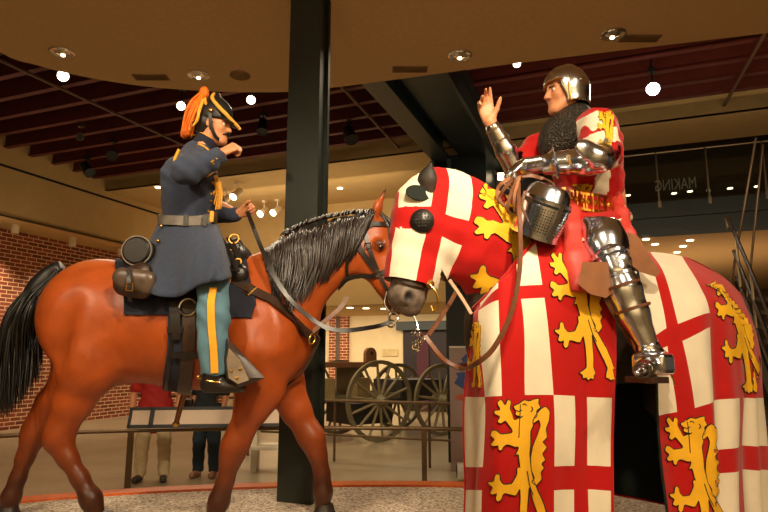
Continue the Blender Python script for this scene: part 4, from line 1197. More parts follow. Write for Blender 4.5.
# sabre scabbard hanging behind the girth on the far side
c0 = B(189, 372, -.40); c1 = B(176, 424, -.44)
sb = thing('sabre', c1, 'brown sabre scabbard hanging below the bay horse\'s belly', 'sabre')
top_ = B(197, 318, -.40)
pth = smooth_path([top_, c0, c1], 6)
mb = MB(); mb.tube(pth, [.022, .022, .02, .017], 10); mb.build('scabbard', mat('bronze_scabbard', (140, 98, 56), .35, .7, vary=.1), sb)
mb = MB(); mb.sphere(c1, .026, 12, 8, (1, 1, .8)); mb.build('drag', M['brass'], sb)
mb = MB(); mb.tube([top_, top_ + (top_ - c0) * .3], .016, 8); mb.tube(smooth_path([top_ + [.0, 0, .0], top_ + [.07, -.02, .05], top_ + (top_ - c0) * .3], 5), .006, 6); mb.build('hilt', M['brass'], sb)
# ------------------------------------------------------------------ cavalry soldier
tr_ = thing('person', B(192, 262), 'cavalry soldier in navy coat and plumed helmet on the bay horse, fist at mouth', 'person')
S = SDF(k=.03)
S.chain([(B(192, 256), .13), (B(191, 230), .125), (B(192, 190), .135), (B(197, 166), .12), (B(203, 150), .06), (B(208, 140), .055)], (YF, 1.25))
for sg in (1, -1):
    S.chain([(B(195, 248, .08 * sg), .1), (B(215, 276, .30 * sg), .085), (B(213, 330, .40 * sg), .06), (B(212, 374, .43 * sg), .045), (B(226, 384, .43 * sg), .035)])
# right arm raised to the mouth, left arm on the reins
S.chain([(B(196, 160, .17), .065), (B(186, 172, .40), .05), (B(208, 161, .34), .042), (B(221.5, 153.5, .28), .032)])
S.chain([(B(199, 162, -.17), .065), (B(214, 205, -.24), .05), (B(236, 214, -.16), .034)])
HQ = head(S, B(214.5, 126), (1, -.12, -.12), (.08, 0, 1), 1.0)
hand(S, B(222, 153, .28), (.80, .2, .55), (.2, .85, -.45), (-.5, -.1, .75), (1.0, 1.2, .8), 1.0, thumb=(.5, .6, .5))
hand(S, B(238, 214, -.15), (.85, .05, .35), (.1, -.85, -.4), (-.3, -.2, .9), (1.0, 1.2, .8), 1.0, thumb=(.4, .75, .3))
tb = sdf_mb(S, .0075).build('body', M['skin'], tr_, smooth=180)
eyes(HQ, tb)
# hair and moustache
S = SDF(k=.02)
S.ell(HQ(-.04, 0, .02), (.085, .086, .105)); S.ell(HQ(-.06, 0, -.055), (.045, .06, .05)); 
S.ell(HQ(.12, 0, .04), (.1, .2, .2), k=.01, op=-1)
for s in (-1, 1): S.cone(HQ(.01, s * .077, -.0), HQ(.012, s * .072, -.05), .012, .01, k=.01)
sdf_mb(S, .008).build('hair', M['hairblack'], tb, smooth=180)
S = SDF(k=.01); S.cone(HQ(.103, 0, -.047), HQ(.085, .035, -.066), .010, .006); S.cone(HQ(.103, 0, -.047), HQ(.085, -.035, -.066), .010, .006)
sdf_mb(S, .004).build('moustache', M['hairblack'], tb, smooth=180)
# coat
S = SDF(k=.05)
def fold(V):
    return .0035 * np.sin(V[:, 0] * 55 + V[:, 2] * 38 + 3 * np.sin(V[:, 2] * 14)) * np.clip((V[:, 2] - 2.2) * 3, .3, 1)
S.chain([(B(189, 222), .148), (B(190, 200), .152), (B(192, 178), .150), (B(196, 162), .115)], (YF, 1.22))
S.cone(B(181, 178, .05), B(186, 205), .12, .12, (YF, 1.3))
for sg in (1, -1): S.cone(B(197, 160, .05 * sg), B(196.5, 162, .18 * sg), .085, .08)
S.cone(B(199, 152), B(205, 145.5), .075, .058)
S.chain([(B(195, 161, .18), .082), (B(185, 171, .40), .074), (B(190, 170, .40), .075), (B(208, 162, .34), .060), (B(219.5, 155.5, .285), .050)], k=.03)
S.chain([(B(200, 164, -.18), .08), (B(214, 203, -.25), .068), (B(219, 213, -.24), .066), (B(234, 215, -.17), .052)], k=.03)
S.cone(B(221, 154, .28), B(228, 150, .26), .038, .038, k=.002, op=-1)
ct = sdf_mb(S, .0095, warp=fold).build('coat', M['navy'], tr_, smooth=180)
coat_bvh = BVHTree.FromPolygons([Vector(v.co) + tr_.location for v in ct.data.vertices], [list(p.vertices) for p in ct.data.polygons])
# collar with yellow edge, cuff buttons, front buttons
cn = unit(B(208, 140) - B(200, 153)); cc = B(205.8, 143.5)
mb = MB(); mb.lathe([(.079, -.03), (.073, .035), (.062, .035), (.062, -.03)], cc, cn, 24, sy=1.0, closed=True); cl = mb.build('collar', M['navyblanket'], ct)
mb = MB(); mb.tube([cc + cn * .036 + frame(cn)[0] * .068 * math.cos(t) + frame(cn)[1] * .068 * math.sin(t) for t in np.linspace(0, 6.283, 24, endpoint=False)], .005, 6, closed=True); mb.build('collar_edge', M['yellow'], cl)
def dots(pts, r, bvh, name, root, m):
    for p in pts:
        c, nn = snap(bvh, p, .002); mb = MB(); mb.sphere(c, r, 10, 6); mb.build(name, m, root)
dots([B(212, 162, .4), B(215, 160, .4), B(218, 158.5, .38), B(215, 163.5, .4)], .008, coat_bvh, 'cuff_button', ct, M['brass'])
dots([B(219, y, .09) for y in (172, 182, 192, 202, 212)], .010, coat_bvh, 'coat_button', ct, M['brass'])
# gold cords
pos, nr = lay(coat_bvh, [B(180, 151, .1), B(174, 157, .2), B(172.5, 166, .3), B(175, 176, .3), B(186, 182, .25), B(200, 181, .22), B(211, 178, .16), B(216, 170, .05)], 6, .008)
mb = MB(); mb.tube(pos, .0095, 8); mb.build('shoulder_cord', M['goldcord'], ct)
pos, nr = lay(coat_bvh, [B(198, 147, .1), B(205, 150, .1), B(211, 156, .06), B(214, 166, .02)], 6, .006)
mb = MB(); mb.tube(pos, .006, 8); mb.build('collar_cord', M['goldcord'], ct)
mb = MB()
for i in range(26):
    a = B(215.5 + rng.uniform(-1.5, 1.5), 176, .02 + rng.uniform(-.03, .03)); b = B(217.5 + rng.uniform(-3.5, 3.5), 206 + rng.uniform(-4, 4), .06 + rng.uniform(-.04, .04))
    mb.tube(smooth_path([a, (a + b) / 2 + [.015 + rng.normal(0, .006), 0, 0], b], 4), [.006, .007, .004], 5)
for y in (184, 194): mb.sphere(B(217, y, .03), .03, 12, 8, (1, 1, .8))
mb.build('gold_tassel', M['goldcord'], ct)
# skirt of the coat: belt ring to hem ring
topr = [(160, 222, .08), (166, 223, .15), (178, 224, .185), (192, 224, .185), (206, 223, .16), (214, 221, .08), (216, 220, 0)]
midr = [(146, 250, .13), (156, 256, .25), (172, 259, .34), (190, 258, .42), (209, 254, .44), (223, 250, .36), (226, 248, 0)]
hemr = [(134.5, 282, .26), (150, 293, .42), (168, 296.5, .455), (183, 295, .47), (198, 285, .52), (214, 281.5, .53), (229, 278, .44)]
def ring(r, front): 
    near = [B(x, y, s) for x, y, s in r]; far = [B(x, y, -s) for x, y, s in reversed(r[:-1] if r[-1][2] == 0 else r)]
    return near + far
rows = []
nr_ = [ring(topr, 0), ring(midr, 0), ring(hemr, 0)]
nn_ = 72
def resample(r, n): 
    p = smooth_path(r, 8, closed=True); idx = np.linspace(0, len(p), n, endpoint=False).astype(int); return np.array([p[i] for i in idx])
r3 = [resample(q, nn_) for q in nr_]
G = []
for t in np.linspace(0, 1, 16):
    q = (1 - t) * (1 - 2 * t) * r3[0] + 4 * t * (1 - t) * r3[1] + t * (2 * t - 1) * r3[2]
    ce = q.mean(0); out = q - ce; out[:, 2] = 0; out /= np.maximum(np.linalg.norm(out, axis=1, keepdims=True), 1e-6)
    ang = np.arange(nn_) / nn_ * 2 * math.pi
    q = q + out * (t * (.012 * np.sin(ang * 9 + 2 * t) + .006 * np.sin(ang * 17 - 3 * t)))[:, None]
    G.append(np.vstack([q, q[:1]]))
mb = MB(); mb.grid(np.array(G), thick=.008); mb.build('coat_skirt', M['navy'], ct, smooth=180)
mb = MB(); mb.sphere(B(158, 241, .22), .012, 10, 6); mb.sphere(B(161, 226, .17), .010, 10, 6); mb.build('skirt_button', M['brass'], ct)
# belt
bp = [B(x, y, s) for x, y, s in [(159.5, 219, .05), (164, 220, .15), (176, 220.5, .20), (192, 221, .205), (206, 219.5, .175), (214.5, 217, .08), (216, 216, 0), (214.5, 217, -.08), (206, 219.5, -.175), (192, 221, -.205), (176, 220.5, -.2), (164, 220, -.15), (159.5, 219, -.05)]]
bp = smooth_path(bp, 5, closed=True); cb = np.mean(bp, 0)
mb = MB(); mb.strap(bp, [unit((p - cb) * [1, 1, 0]) for p in bp], .058, .008, closed=True); bl = mb.build('waist_belt', mat('gray_leather_belt', (112, 106, 98), .4, vary=.2, scale=20), tr_)
mb = MB(); c = B(213.5, 218, .12); mb.obox(c, (.012, 0, 0), (0, .04, 0), (0, 0, .034)); mb.build('belt_buckle', M['brass'], bl)
for x in (186, 205): mb = MB(); c = B(x, 220.5, .222); mb.obox(c, (.012, .004, 0), (0, .006, 0), (0, 0, .034)); mb.build('belt_loop', M['leather_black'], bl)
# trousers and boots
for sg in (1, -1):
    def T(x, y, s): return B(x, y, s * sg)
    S = SDF(k=.03)
    S.chain([(T(200, 264, .16), .07), (T(212.5, 280, .36), .092), (T(213.5, 318, .43), .085), (T(213.5, 345, .455), .078), (T(214.5, 374, .46), .074)], (YF, .85))
    S.box(T(215, 384, .46), (.12, .12, .045), k=.002, rnd=0.0, op=-1)
    def tf(V): return .004 * np.sin(V[:, 2] * 42 + V[:, 0] * 60 + 2 * np.sin(V[:, 2] * 17))
    tm_ = sdf_mb(S, .0095, warp=tf); to = tm_.build('trouser_leg', M['skyblue'], tr_, smooth=180)
    bv = bvh_of(tm_)
    pos, nr = lay(bv, [T(210, 281, .55), T(209.5, 294, .55), T(209.5, 310, .55), T(211, 330, .55), T(213, 350, .55), T(215, 373, .55)], 6, .002)
    for _ in range(12): pos = [pos[0]] + [.25 * pos[i - 1] + .5 * pos[i] + .25 * pos[i + 1] for i in range(1, len(pos) - 1)] + [pos[-1]]
    pos = [p + np.array([0, -sg * .004, 0]) for p in pos]
    mb = MB(); mb.strap(pos, nr, .038, .006); mb.build('trouser_stripe', M['yellow'], to)
    S = SDF(k=.025); S.cone(T(213.5, 372, .46), T(212, 381, .46), .062, .052); S.cone(T(209, 385, .46), T(226, 386.5, .46), .046, .042); S.cone(T(226, 386.5, .46), T(240, 387, .46), .042, .034)
    S.box(T(220, 395, .46), (.2, .1, .012), k=.004, rnd=0, op=-1)
    bo = sdf_mb(S, .008).build('boot', M['leather_black'], tr_, smooth=180)
    mb = MB(); mb.tube([T(x, y, s) for x, y, s in ((203, 380, .46), (206, 380.5, .51), (213, 381.5, .525), (220, 382.5, .515))], .004, 6); mb.tube([T(204, 380, .46), T(199, 377.5, .46)], .006, 8); mb.sphere(T(198.5, 377, .46), .013, 10, 6); mb.build('spur', M['brass'], bo)
# helmet
hu = unit([.10, 0, 1]); hf = unit([1, -.12, -.1]); hr_ = np.cross(hf, hu); hc = HQ(-.005, 0, .045)
def H(a, b, h): return hc + hf * a + hr_ * b + hu * h
S = SDF(k=.02)
S.ell(H(0, 0, .02), (.112, .096, .125), (hf, hr_, hu)); S.cone(H(-.01, 0, .1), H(-.018, 0, .165), .055, .028, k=.04)
S.box(H(0, 0, -.13), (.2, .2, .11), (hf, hr_, hu), rnd=0, k=.002, op=-1)
S.ell(H(0, 0, -.06), (.098, .082, .10), (hf, hr_, hu), k=.003, op=-1)
S.ell(H(.10, 0, -.02), (.075, .085, .008), (unit(hf - hu * .35), hr_, unit(hu + hf * .35)), k=.01)
S.ell(H(-.10, 0, -.045), (.06, .08, .008), (unit(hf + hu * .7), hr_, unit(hu - hf * .7)), k=.01)
hm = sdf_mb(S, .0065).build('helmet', M['black'], tr_, smooth=180)
for s in (1, -1):
    pts = smooth_path([H(-.02, .03 * s, .165), H(0, .085 * s, .11), H(.05, .1 * s, .055), H(.115, .075 * s, .00), H(.172, .012 * s, -.05)], 6)
    mb = MB(); mb.tube(pts, [.011, .012, .013, .013, .010], 8); mb.build('helmet_cord', M['goldcord'], hm)
    mb = MB(); c = H(.012, .104 * s, .02); mb.sphere(c, .016, 12, 8, (1, .6, 1)); mb.build('side_button', M['brass'], hm)
    pp = smooth_path([H(.012, .102 * s, .0), H(.022, .09 * s, -.07), H(.05, .066 * s, -.135), H(.075, .02 * s, -.155), H(.077, 0, -.156)], 5); mb = MB(); mb.strap(pp, [hr_ * s] * len(pp), .022, .005); mb.build('chin_strap', M['leather_black'], hm)
mb = MB(); mb.tube(smooth_path([H(-.135, .06, -.095), H(-.155, .0, -.105), H(-.135, -.06, -.095)], 6), .009, 8); mb.build('neck_guard_edge', M['goldcord'], hm)
mb = MB(); tr, tt, tm = [], [], []
topp = B(203.5, 94)
for i in range(240):
    u = rng.uniform(0, 1); dy = rng.normal(0, .014)
    tr.append(topp + np.array([rng.normal(0, .010), dy * .4, rng.uniform(-.02, .015)]))
    tt.append(B(182 + 9 * u, 137 - rng.uniform(0, 9) * u, 0) + [0, dy * 1.6 - .0, 0])
    tm.append(B(190 + 10 * u, 113 - 3 * (1 - u), 0) + [0, dy * 1.3 - .02, 0])
hair_strands(mb, tr, tt, tm, .008, 4, 10, .004)
mb.sphere(B(204, 93), .036, 14, 10, (.9, .9, 1.25))
pl = mb.build('plume', M['orange'], hm, smooth=180)
mb = MB(); mb.tube(smooth_path([B(203, 100, .06), B(199.5, 110, .09), B(197, 120, .09), B(193, 126, .08)], 5), [.010, .011, .010, .006], 8); mb.tube(smooth_path([B(203, 100, .05), B(206, 104, .08), B(205, 98, .06)], 5), .008, 8); mb.build('plume_cord', M['goldcord'], pl)

# ------------------------------------------------------------------ two visitors beyond the barrier
def visitor(px, Y, lab, shirt, trouser, shoe, skin, hairm, yaw, h=1.72, sandals=False, bag=False, wide=1.0):
    g = P(px, 486, Y); g[2] = 0; k = h / 1.75
    f = np.array([math.sin(yaw), -math.cos(yaw), 0]); r = np.array([-f[1], f[0], 0]) * -1; u = np.array([0, 0, 1.0])
    t = thing('person', g, lab, 'person')
    def Q(a, b, z): return g + f * a * k + r * b * k * wide + u * z * k
    S = SDF(k=.03)
    S.chain([(Q(0, 0, .92), .14), (Q(0, 0, 1.10), .125), (Q(0.01, 0, 1.30), .145), (Q(0, 0, 1.42), .09), (Q(.01, 0, 1.50), .055), (Q(.02, 0, 1.56), .052)], (f, .75))
    for s in (1, -1):
        S.chain([(Q(0, .17 * s, 1.40), .06), (Q(-.03, .24 * s, 1.12), .045), (Q(.07, .23 * s, .90), .033)])
        S.chain([(Q(0, .09 * s, .9), .095), (Q(.02, .11 * s, .5), .06), (Q(-.01, .12 * s, .1), .042), (Q(.02, .12 * s, .06), .04), (Q(.15, .14 * s, .035), .034)])
        hand(S, Q(.07, .23 * s, .89), (.2 * f - u), -r * s, f, (.25, .35, .3), 1.0)
    HQ2 = head(S, Q(.03, 0, 1.645), f, u, k)
    b = sdf_mb(S, .011).build('body', skin, t, smooth=180); eyes(HQ2, b)
    S = SDF(k=.02); S.ell(HQ2(-.03, 0, .045), (.09, .085, .09)); S.ell(HQ2(-.06, 0, -.02), (.05, .07, .07)); S.ell(HQ2(.13, 0, .0), (.1, .2, .1), k=.01, op=-1)
    sdf_mb(S, .011).build('hair', hairm, b, smooth=180)
    S = SDF(k=.03)
    S.chain([(Q(0, 0, .82), .225), (Q(0, 0, .98), .215), (Q(0, 0, 1.12), .19), (Q(.01, 0, 1.30), .19), (Q(0, 0, 1.41), .10)], (f, .68))
    for s in (1, -1): S.chain([(Q(0, .15 * s, 1.41), .075), (Q(-.02, .225 * s, 1.18), .072)])
    S.box(Q(0, 0, .72), (.4, .4, .06), rnd=0, k=.003, op=-1)
    for s in (1, -1): S.box(Q(-.03, .25 * s, 1.09), (.13, .11, .05), rnd=0, k=.003, op=-1)
    def wf(V): return .004 * np.sin(V[:, 2] * 40 + V[:, 0] * 30)
    sh = sdf_mb(S, .012, warp=wf).build('shirt', shirt, t, smooth=180)
    if not bag:
        mb = MB(); c = Q(.152, -.08, 1.24); mb.obox(c, r * .06, f * .004, u * .012); mb.build('chest_print', M['white'], sh)
    S = SDF(k=.025)
    for s in (1, -1): S.chain([(Q(0, .085 * s, .92), .115), (Q(.02, .11 * s, .5), .088), (Q(-.005, .12 * s, .10), .075)])
    S.box(Q(0, 0, 1.10), (.4, .4, .10), rnd=0, k=.003, op=-1); S.box(Q(0, 0, .0), (.4, .4, .065), rnd=0, k=.003, op=-1)
    sdf_mb(S, .012, warp=wf).build('trousers', trouser, t, smooth=180)
    for s in (1, -1):
        S = SDF(k=.03); S.cone(Q(.0, .12 * s, .045), Q(.15, .14 * s, .042), .05, .045); S.box(Q(.08, .13 * s, -.05), (.3, .3, .05), rnd=0, k=.003, op=-1)
        sdf_mb(S, .01).build('sandal' if sandals else 'shoe', shoe, t, smooth=180)
    if bag:
        S = SDF(k=.02); S.box(Q(.02, .30, .98), (.05, .06, .09), (f, r, u), rnd=.02); bgm = sdf_mb(S, .012).build('shoulder_bag', M['leather_black'], t, smooth=180)
        mb = MB(); pp = smooth_path([Q(.0, .28, 1.06), Q(.1, .17, 1.3), Q(.02, .12, 1.48), Q(-.1, .18, 1.3), Q(.0, .28, 1.06)], 5); mb.strap(pp, [r] * len(pp), .03, .005); mb.build('bag_strap', M['leather_black'], bgm)
visitor(151, 8.3, 'visitor in a red shirt and khaki trousers standing behind the reading panel', mat('red_cotton', (168, 30, 26), .8), mat('khaki_cotton', (208, 186, 148), .85), mat('dark_shoe', (58, 50, 44), .6), M['skin'], mat('gray_hair', (120, 108, 96), .7), .15, 1.76, wide=1.25)
visitor(205, 8.6, 'visitor in a dark top, jeans and sandals standing behind the reading panel', mat('dark_teal_cotton', (30, 38, 44), .8), mat('blue_jeans', (40, 56, 74), .85), mat('tan_sandal', (150, 108, 82), .6), M['skin'], mat('brown_hair', (70, 44, 28), .6), -.1, 1.66, True, True)
# ------------------------------------------------------------------ the knight's horse
KH = np.array([-0.94, -0.342, 0.0]); KH /= np.linalg.norm(KH)
KN = np.array([-KH[1], KH[0], 0.0]) * 1.0
if KN[1] > 0: KN = -KN
KC = np.array([1.10, 3.10, 0.0])
def K(f, s, z): return KC + KH * f + KN * s + np.array([0, 0, PLAT + z])
def KP(px, py, s=0.0):
    d = ray(px, py); c = KC + KN * s
    t = np.dot(c - CAM, KN) / np.dot(d, KN)
    return CAM + d * t
def toK(p):
    q = np.asarray(p) - KC
    return float(q @ KH), float(q @ KN), float(q[2] - PLAT)
M['grayhorse'] = mat('gray_horse_coat', (120, 110, 100), 0.6, vary=0.45, scale=30, bump=.15, bscale=200, attr='tint')
M['cloth_red'] = mat('red_heraldic_cloth', (180, 14, 10), 0.75, spec=.2, vary=0.06, scale=10, bump=.12, bscale=350, sheen=.15)
M['cloth_white'] = mat('white_heraldic_cloth', (232, 222, 198), 0.8, spec=.2, vary=0.04, scale=10, bump=.12, bscale=350)
M['cloth_gold'] = mat('gold_lion_cloth', (240, 182, 26), 0.7, vary=0.07, scale=14, bump=.2, bscale=120)
M['outline'] = mat('black_outline_thread', (26, 18, 12), 0.8, vary=0)
M['lining'] = mat('dark_green_lining', (18, 28, 22), 0.9, vary=.1)

S = SDF(k=.08)
S.cone(K(-.5, 0, 1.12), K(.3, 0, 1.13), .29, .32, (KN, .88)); S.ell(K(-.60, 0, 1.12), (.25, .23, .27), (KH, KN, (0, 0, 1)))
S.ell(K(.5, 0, 1.08), (.24, .25, .32), (KH, KN, (0, 0, 1)))
S.cone(K(.40, 0, 1.27), K(.68, 0, 1.52), .27, .20, (KN, .65)); S.cone(K(.68, 0, 1.52), KP(452, 206), .20, .14, (KN, .62)); S.cone(KP(452, 206), KP(438, 196), .14, .11, (KN, .65))
S.cone(KP(436, 196), KP(428, 226), .105, .125, (KN, .66), k=.04); S.cone(KP(428, 226), KP(411, 272), .12, .082, (KN, .7), k=.04)
S.cone(KP(412, 268), KP(409, 293), .088, .088, (KN, .82), k=.04); S.ell(KP(404, 297), (.074, .068, .068), k=.03); S.ell(KP(411, 310), (.045, .05, .032), k=.02)
for s in (1, -1):
    S.ell(KP(405, 296, .062 * s), (.030, .02, .036), k=.014); S.ell(KP(408.5, 296.5, .086 * s), (.016, .032, .026), k=.010, op=-1)
    S.cone(KP(427, 190, .07 * s), KP(427.5, 178, .085 * s), .042, .044, (unit(KH * .6 + KN * .8 * s), .6), k=.02); S.cone(KP(427.5, 178, .085 * s), KP(431, 161, .095 * s), .042, .006, (unit(KH * .6 + KN * .8 * s), .6), k=.02)
    S.cone(KP(421, 183, .125 * s), KP(428, 168, .125 * s), .020, .008, k=.01, op=-1)
    S.chain([(K(.42, .14 * s, .95), .15), (K(.42, .15 * s, .72), .09), (K(.44, .15 * s, .46), .062), (K(.43, .15 * s, .22), .042), (K(.43, .15 * s, .12), .05), (K(.46, .15 * s, .05), .045)], k=.05)
    S.chain([(K(-.58, .13 * s, 1.0), .16), (K(-.54, .15 * s, .74), .11), (K(-.64, .14 * s, .50), .065), (K(-.62, .14 * s, .24), .042), (K(-.60, .14 * s, .12), .05), (K(-.57, .14 * s, .05), .045)], k=.05)
S.cone(KP(404, 305.5, .09), KP(404, 305.5, -.09), .005, .005, k=.006, op=-1)
mb = sdf_mb(S, .012, smooth=1)
V = np.concatenate(mb.v)
def tint_gray(V):
    c = np.tile(np.array(lin((58, 46, 38))), (len(V), 1))
    mz = KP(408, 275); d = np.linalg.norm(V - mz, axis=1); t = np.clip((.28 - d) / .1, 0, 1)[:, None]
    c = c * (1 - t) + np.array(lin((112, 98, 86))) * t
    for q, r, col in ((KP(408.5, 296.5, .07), .036, (40, 32, 28)), (KP(409, 309), .04, (70, 58, 50)), (KP(408.5, 296.5, -.07), .036, (40, 32, 28))):
        d = np.linalg.norm(V - q, axis=1); t = np.clip((r - d) / .02, 0, 1)[:, None]; c = c * (1 - t) + np.array(lin(col)) * t
    t = np.clip(((V[:, 2] - KP(429, 186)[2])) / .02, 0, 1)[:, None] * (np.linalg.norm((V - KP(429, 176)) * [1, .5, 1], axis=1) < .2)[:, None]
    return c * (1 - t) + np.array(lin((34, 28, 25))) * t
kh = thing('horse', K(0, 0, 0), 'dark gray war horse covered by the red and white heraldic cloths, ridden by the knight', 'horse')
mb.build('body', M['grayhorse'], kh, smooth=180, attr=tint_gray(V))
kh_bvh = bvh_of(mb)
for f, s in ((.47, .15), (.47, -.15), (-.56, .14), (-.56, -.14)):
    mb = MB(); c = K(f, s, 0); mb.lathe([(.07, 0), (.07, .012), (.055, .06), (.045, .09), (0, .1)], c, seg=18); mb.build('hoof', M['hoof'], kh)
mb = MB()
tr = [K(-.82, rng.uniform(-.04, .04), 1.16) for i in range(90)]; tt = [K(-.95 + rng.uniform(-.06, .04), rng.normal(0, .06), .5 + rng.uniform(0, .2)) for i in range(90)]; tm = [K(-.90 + rng.uniform(-.02, .02), rng.normal(0, .06), .95) for i in range(90)]
hair_strands(mb, tr, tt, tm, .009); mb.build('tail', M['hairblack'], kh, smooth=180)

# ---- hood of the caparison over head and neck: shaped cloth, cut along its seams
S = SDF(k=.06)
g = .022
S.cone(K(.38, 0, 1.29), K(.66, 0, 1.53), .29 + g, .215 + g, (KN, .66)); S.cone(K(.66, 0, 1.53), KP(454, 208), .215 + g, .148 + g, (KN, .68)); S.cone(KP(454, 208), KP(438, 197), .148 + g, .115 + g, (KN, .70))
S.cone(KP(437, 199), KP(429, 228), .110 + g, .130 + g, (KN, .74), k=.04); S.cone(KP(429, 228), KP(411, 276), .128 + g, .090 + g, (KN, .78), k=.04); S.cone(KP(411, 276), KP(406, 300), .09 + g, .085 + g, (KN, .85), k=.04)
S.cone(KP(437, 222), KP(432, 276), .10, .07, (KN, .8), k=.05); S.cone(KP(416, 203), KP(404, 262), .105, .078, (KN, .8), k=.05)
def hw(V): return .003 * np.sin((V @ KH) * 40 + V[:, 2] * 25) + .002 * np.sin(V[:, 2] * 60 - (V @ KH) * 20)
hmb = sdf_mb(S, .0115, warp=hw, smooth=2)
bm = bmesh.new()
for v in np.concatenate(hmb.v): bm.verts.new(v)
bm.verts.ensure_lookup_table()
for f in hmb.f:
    try: bm.faces.new([bm.verts[i] for i in f])
    except ValueError: pass
def line_plane(p, q, s=.12):
    a, b = KP(*p, s), KP(*q, s)
    return a, unit(np.cross(b - a, KN))
def cut(p, q, clear=None, s=.12):
    a, n = line_plane(p, q, s)
    geom = bm.verts[:] + bm.edges[:] + bm.faces[:]
    bmesh.ops.bisect_plane(bm, geom=geom, dist=1e-5, plane_co=a, plane_no=n, clear_inner=clear == 'in', clear_outer=clear == 'out')
def above(p, q, P_, s=.12):
    a, n = line_plane(p, q, s); return np.dot(P_ - a, n)
# muzzle opening: remove below the lower edge of the face cloth, for the face only
a, n = line_plane((384, 271), (440, 286)); 
ref = KP(405, 305, .12); sg = np.sign(np.dot(ref - a, n)) 
# cut plane, then delete faces under it and left of the jaw line
bmesh.ops.bisect_plane(bm, geom=bm.verts[:] + bm.edges[:] + bm.faces[:], dist=1e-5, plane_co=a, plane_no=n)
a2, n2 = line_plane((446, 250), (452, 330)); ref2 = KP(405, 300, .12); sg2 = np.sign(np.dot(ref2 - a2, n2))
dele = [f for f in bm.faces if np.dot(np.array(f.calc_center_median()) - a, n) * sg > 0 and np.dot(np.array(f.calc_center_median()) - a2, n2) * sg2 > 0]
bmesh.ops.delete(bm, geom=dele, context='FACES')
a3, n3 = line_plane((447, 268), (479, 300)); r3_ = KP(450, 300, .12); sg3 = np.sign(np.dot(r3_ - a3, n3)); a4, n4 = line_plane((446, 250), (446, 330)); r4_ = KP(470, 300, .12); sg4 = np.sign(np.dot(r4_ - a4, n4))
bmesh.ops.bisect_plane(bm, geom=bm.verts[:] + bm.edges[:] + bm.faces[:], dist=1e-5, plane_co=a3, plane_no=n3)
dele = [f for f in bm.faces if np.dot(np.array(f.calc_center_median()) - a3, n3) * sg3 > 0 and np.dot(np.array(f.calc_center_median()) - a4, n4) * sg4 > 0]
bmesh.ops.delete(bm, geom=dele, context='FACES')
# ear openings
for ln in (((436, 186), (419, 275)), ((452, 172), (436, 283)), ((396, 203), (433, 206)), ((393, 224.5), (428, 231)), ((450, 215.5), (468, 222)), ((445, 237), (461, 244)), ((408.5, 176), (396, 272)), ((473, 188), (460, 262))):
    cut(*ln)
def poly_in(P_, poly):
    f, s, z = toK(P_); pts = poly; ins = False; j = len(pts) - 1
    for i in range(len(pts)):
        if (pts[i][1] > z) != (pts[j][1] > z) and f < (pts[j][0] - pts[i][0]) * (z - pts[i][1]) / (pts[j][1] - pts[i][1]) + pts[i][0]: ins = not ins
        j = i
    return ins
def fz(poly, s=.12):
    out = []
    for p in poly: q = toK(KP(*p, s)); out.append((q[0], q[2]))
    return out
def on_line(p, q, y): return p[0] + (q[0] - p[0]) * (y - p[1]) / (q[1] - p[1])
LV = ((436, 186), (419, 275)); RV = ((452, 172), (436, 283)); FL = ((408.5, 176), (396, 272)); SM = ((473, 188), (460, 262))
def lx(l, y): return on_line(l[0], l[1], y)
def ly(l, x): return l[0][1] + (l[1][1] - l[0][1]) * (x - l[0][0]) / (l[1][0] - l[0][0])
HT = ((396, 203), (433, 206)); HB = ((393, 224.5), (428, 231)); GT = ((450, 215.5), (468, 222)); GB = ((445, 237), (461, 244))
whites = [fz([(lx(FL, 150), 150), (lx(LV, 150), 150), (lx(LV, 205.8), 205.8), (lx(FL, 203.2), 203.2)]),
          fz([(lx(FL, 224), 224), (lx(LV, 230.5), 230.5), (lx(LV, 300), 300), (lx(FL, 300), 300)]),
          fz([(lx(RV, 150), 150), (lx(SM, 150), 150), (lx(SM, ly(GT, lx(SM, 222))), ly(GT, lx(SM, 222))), (lx(RV, ly(GT, lx(RV, 213))), ly(GT, lx(RV, 213)))]),
          fz([(lx(RV, ly(GB, lx(RV, 236))), ly(GB, lx(RV, 236))), (lx(SM, ly(GB, lx(SM, 244))), ly(GB, lx(SM, 244))), (lx(SM, 320), 320), (lx(RV, 320), 320)])]
me_v = []; hood = MB()
bm.verts.index_update()
vs = np.array([v.co for v in bm.verts])
fs, mi = [], []
for f in bm.faces:
    c = np.array(f.calc_center_median())
    fs.append([v.index for v in f.verts]); mi.append(1 if any(poly_in(c, w_) for w_ in whites) else 0)
hood.v.append(vs); hood.n = len(vs); hood.f = fs; hood.m = mi
bm.free()
cap = thing('caparison', K(0, 0, 0), 'red and white horse cloth with gold lions hanging over the knight\'s horse', 'horse cloth')
hood_o = hood.build('hood', [M['cloth_red'], M['cloth_white']], cap, smooth=180)
hood_bvh = bvh_of(hood)
for s in (1, -1):
    c, nn = snap(hood_bvh, KP(421, 216, .2 * s if s > 0 else -.2), .0)
    x_, y_ = frame(nn)
    mb = MB(); mb.lathe([(.054, -.004), (.055, .008), (.046, .014), (.030, .024), (0, .028)], c, nn, 26); eo = mb.build('eye_guard', M['leather_black'], cap)
    mb = MB()
    for a in range(5):
        for b in range(5):
            if (a - 2) ** 2 + (b - 2) ** 2 < 6: mb.sphere(c + nn * .024 + x_ * (a - 2) * .014 + y_ * (b - 2) * .014, .004, 6, 4)
    mb.build('guard_studs', M['black'], eo)

    c, nn = snap(hood_bvh, KP(424.5, 180.5, .2 * s), .001); x_, y_ = frame(nn)
    mb = MB(); mb.lathe([(.054, -.004), (.054, .004), (0, .004)], c, nn, 24, x=KH, sx=1.2, sy=.75); mb.build('ear_opening', M['lining'], cap)
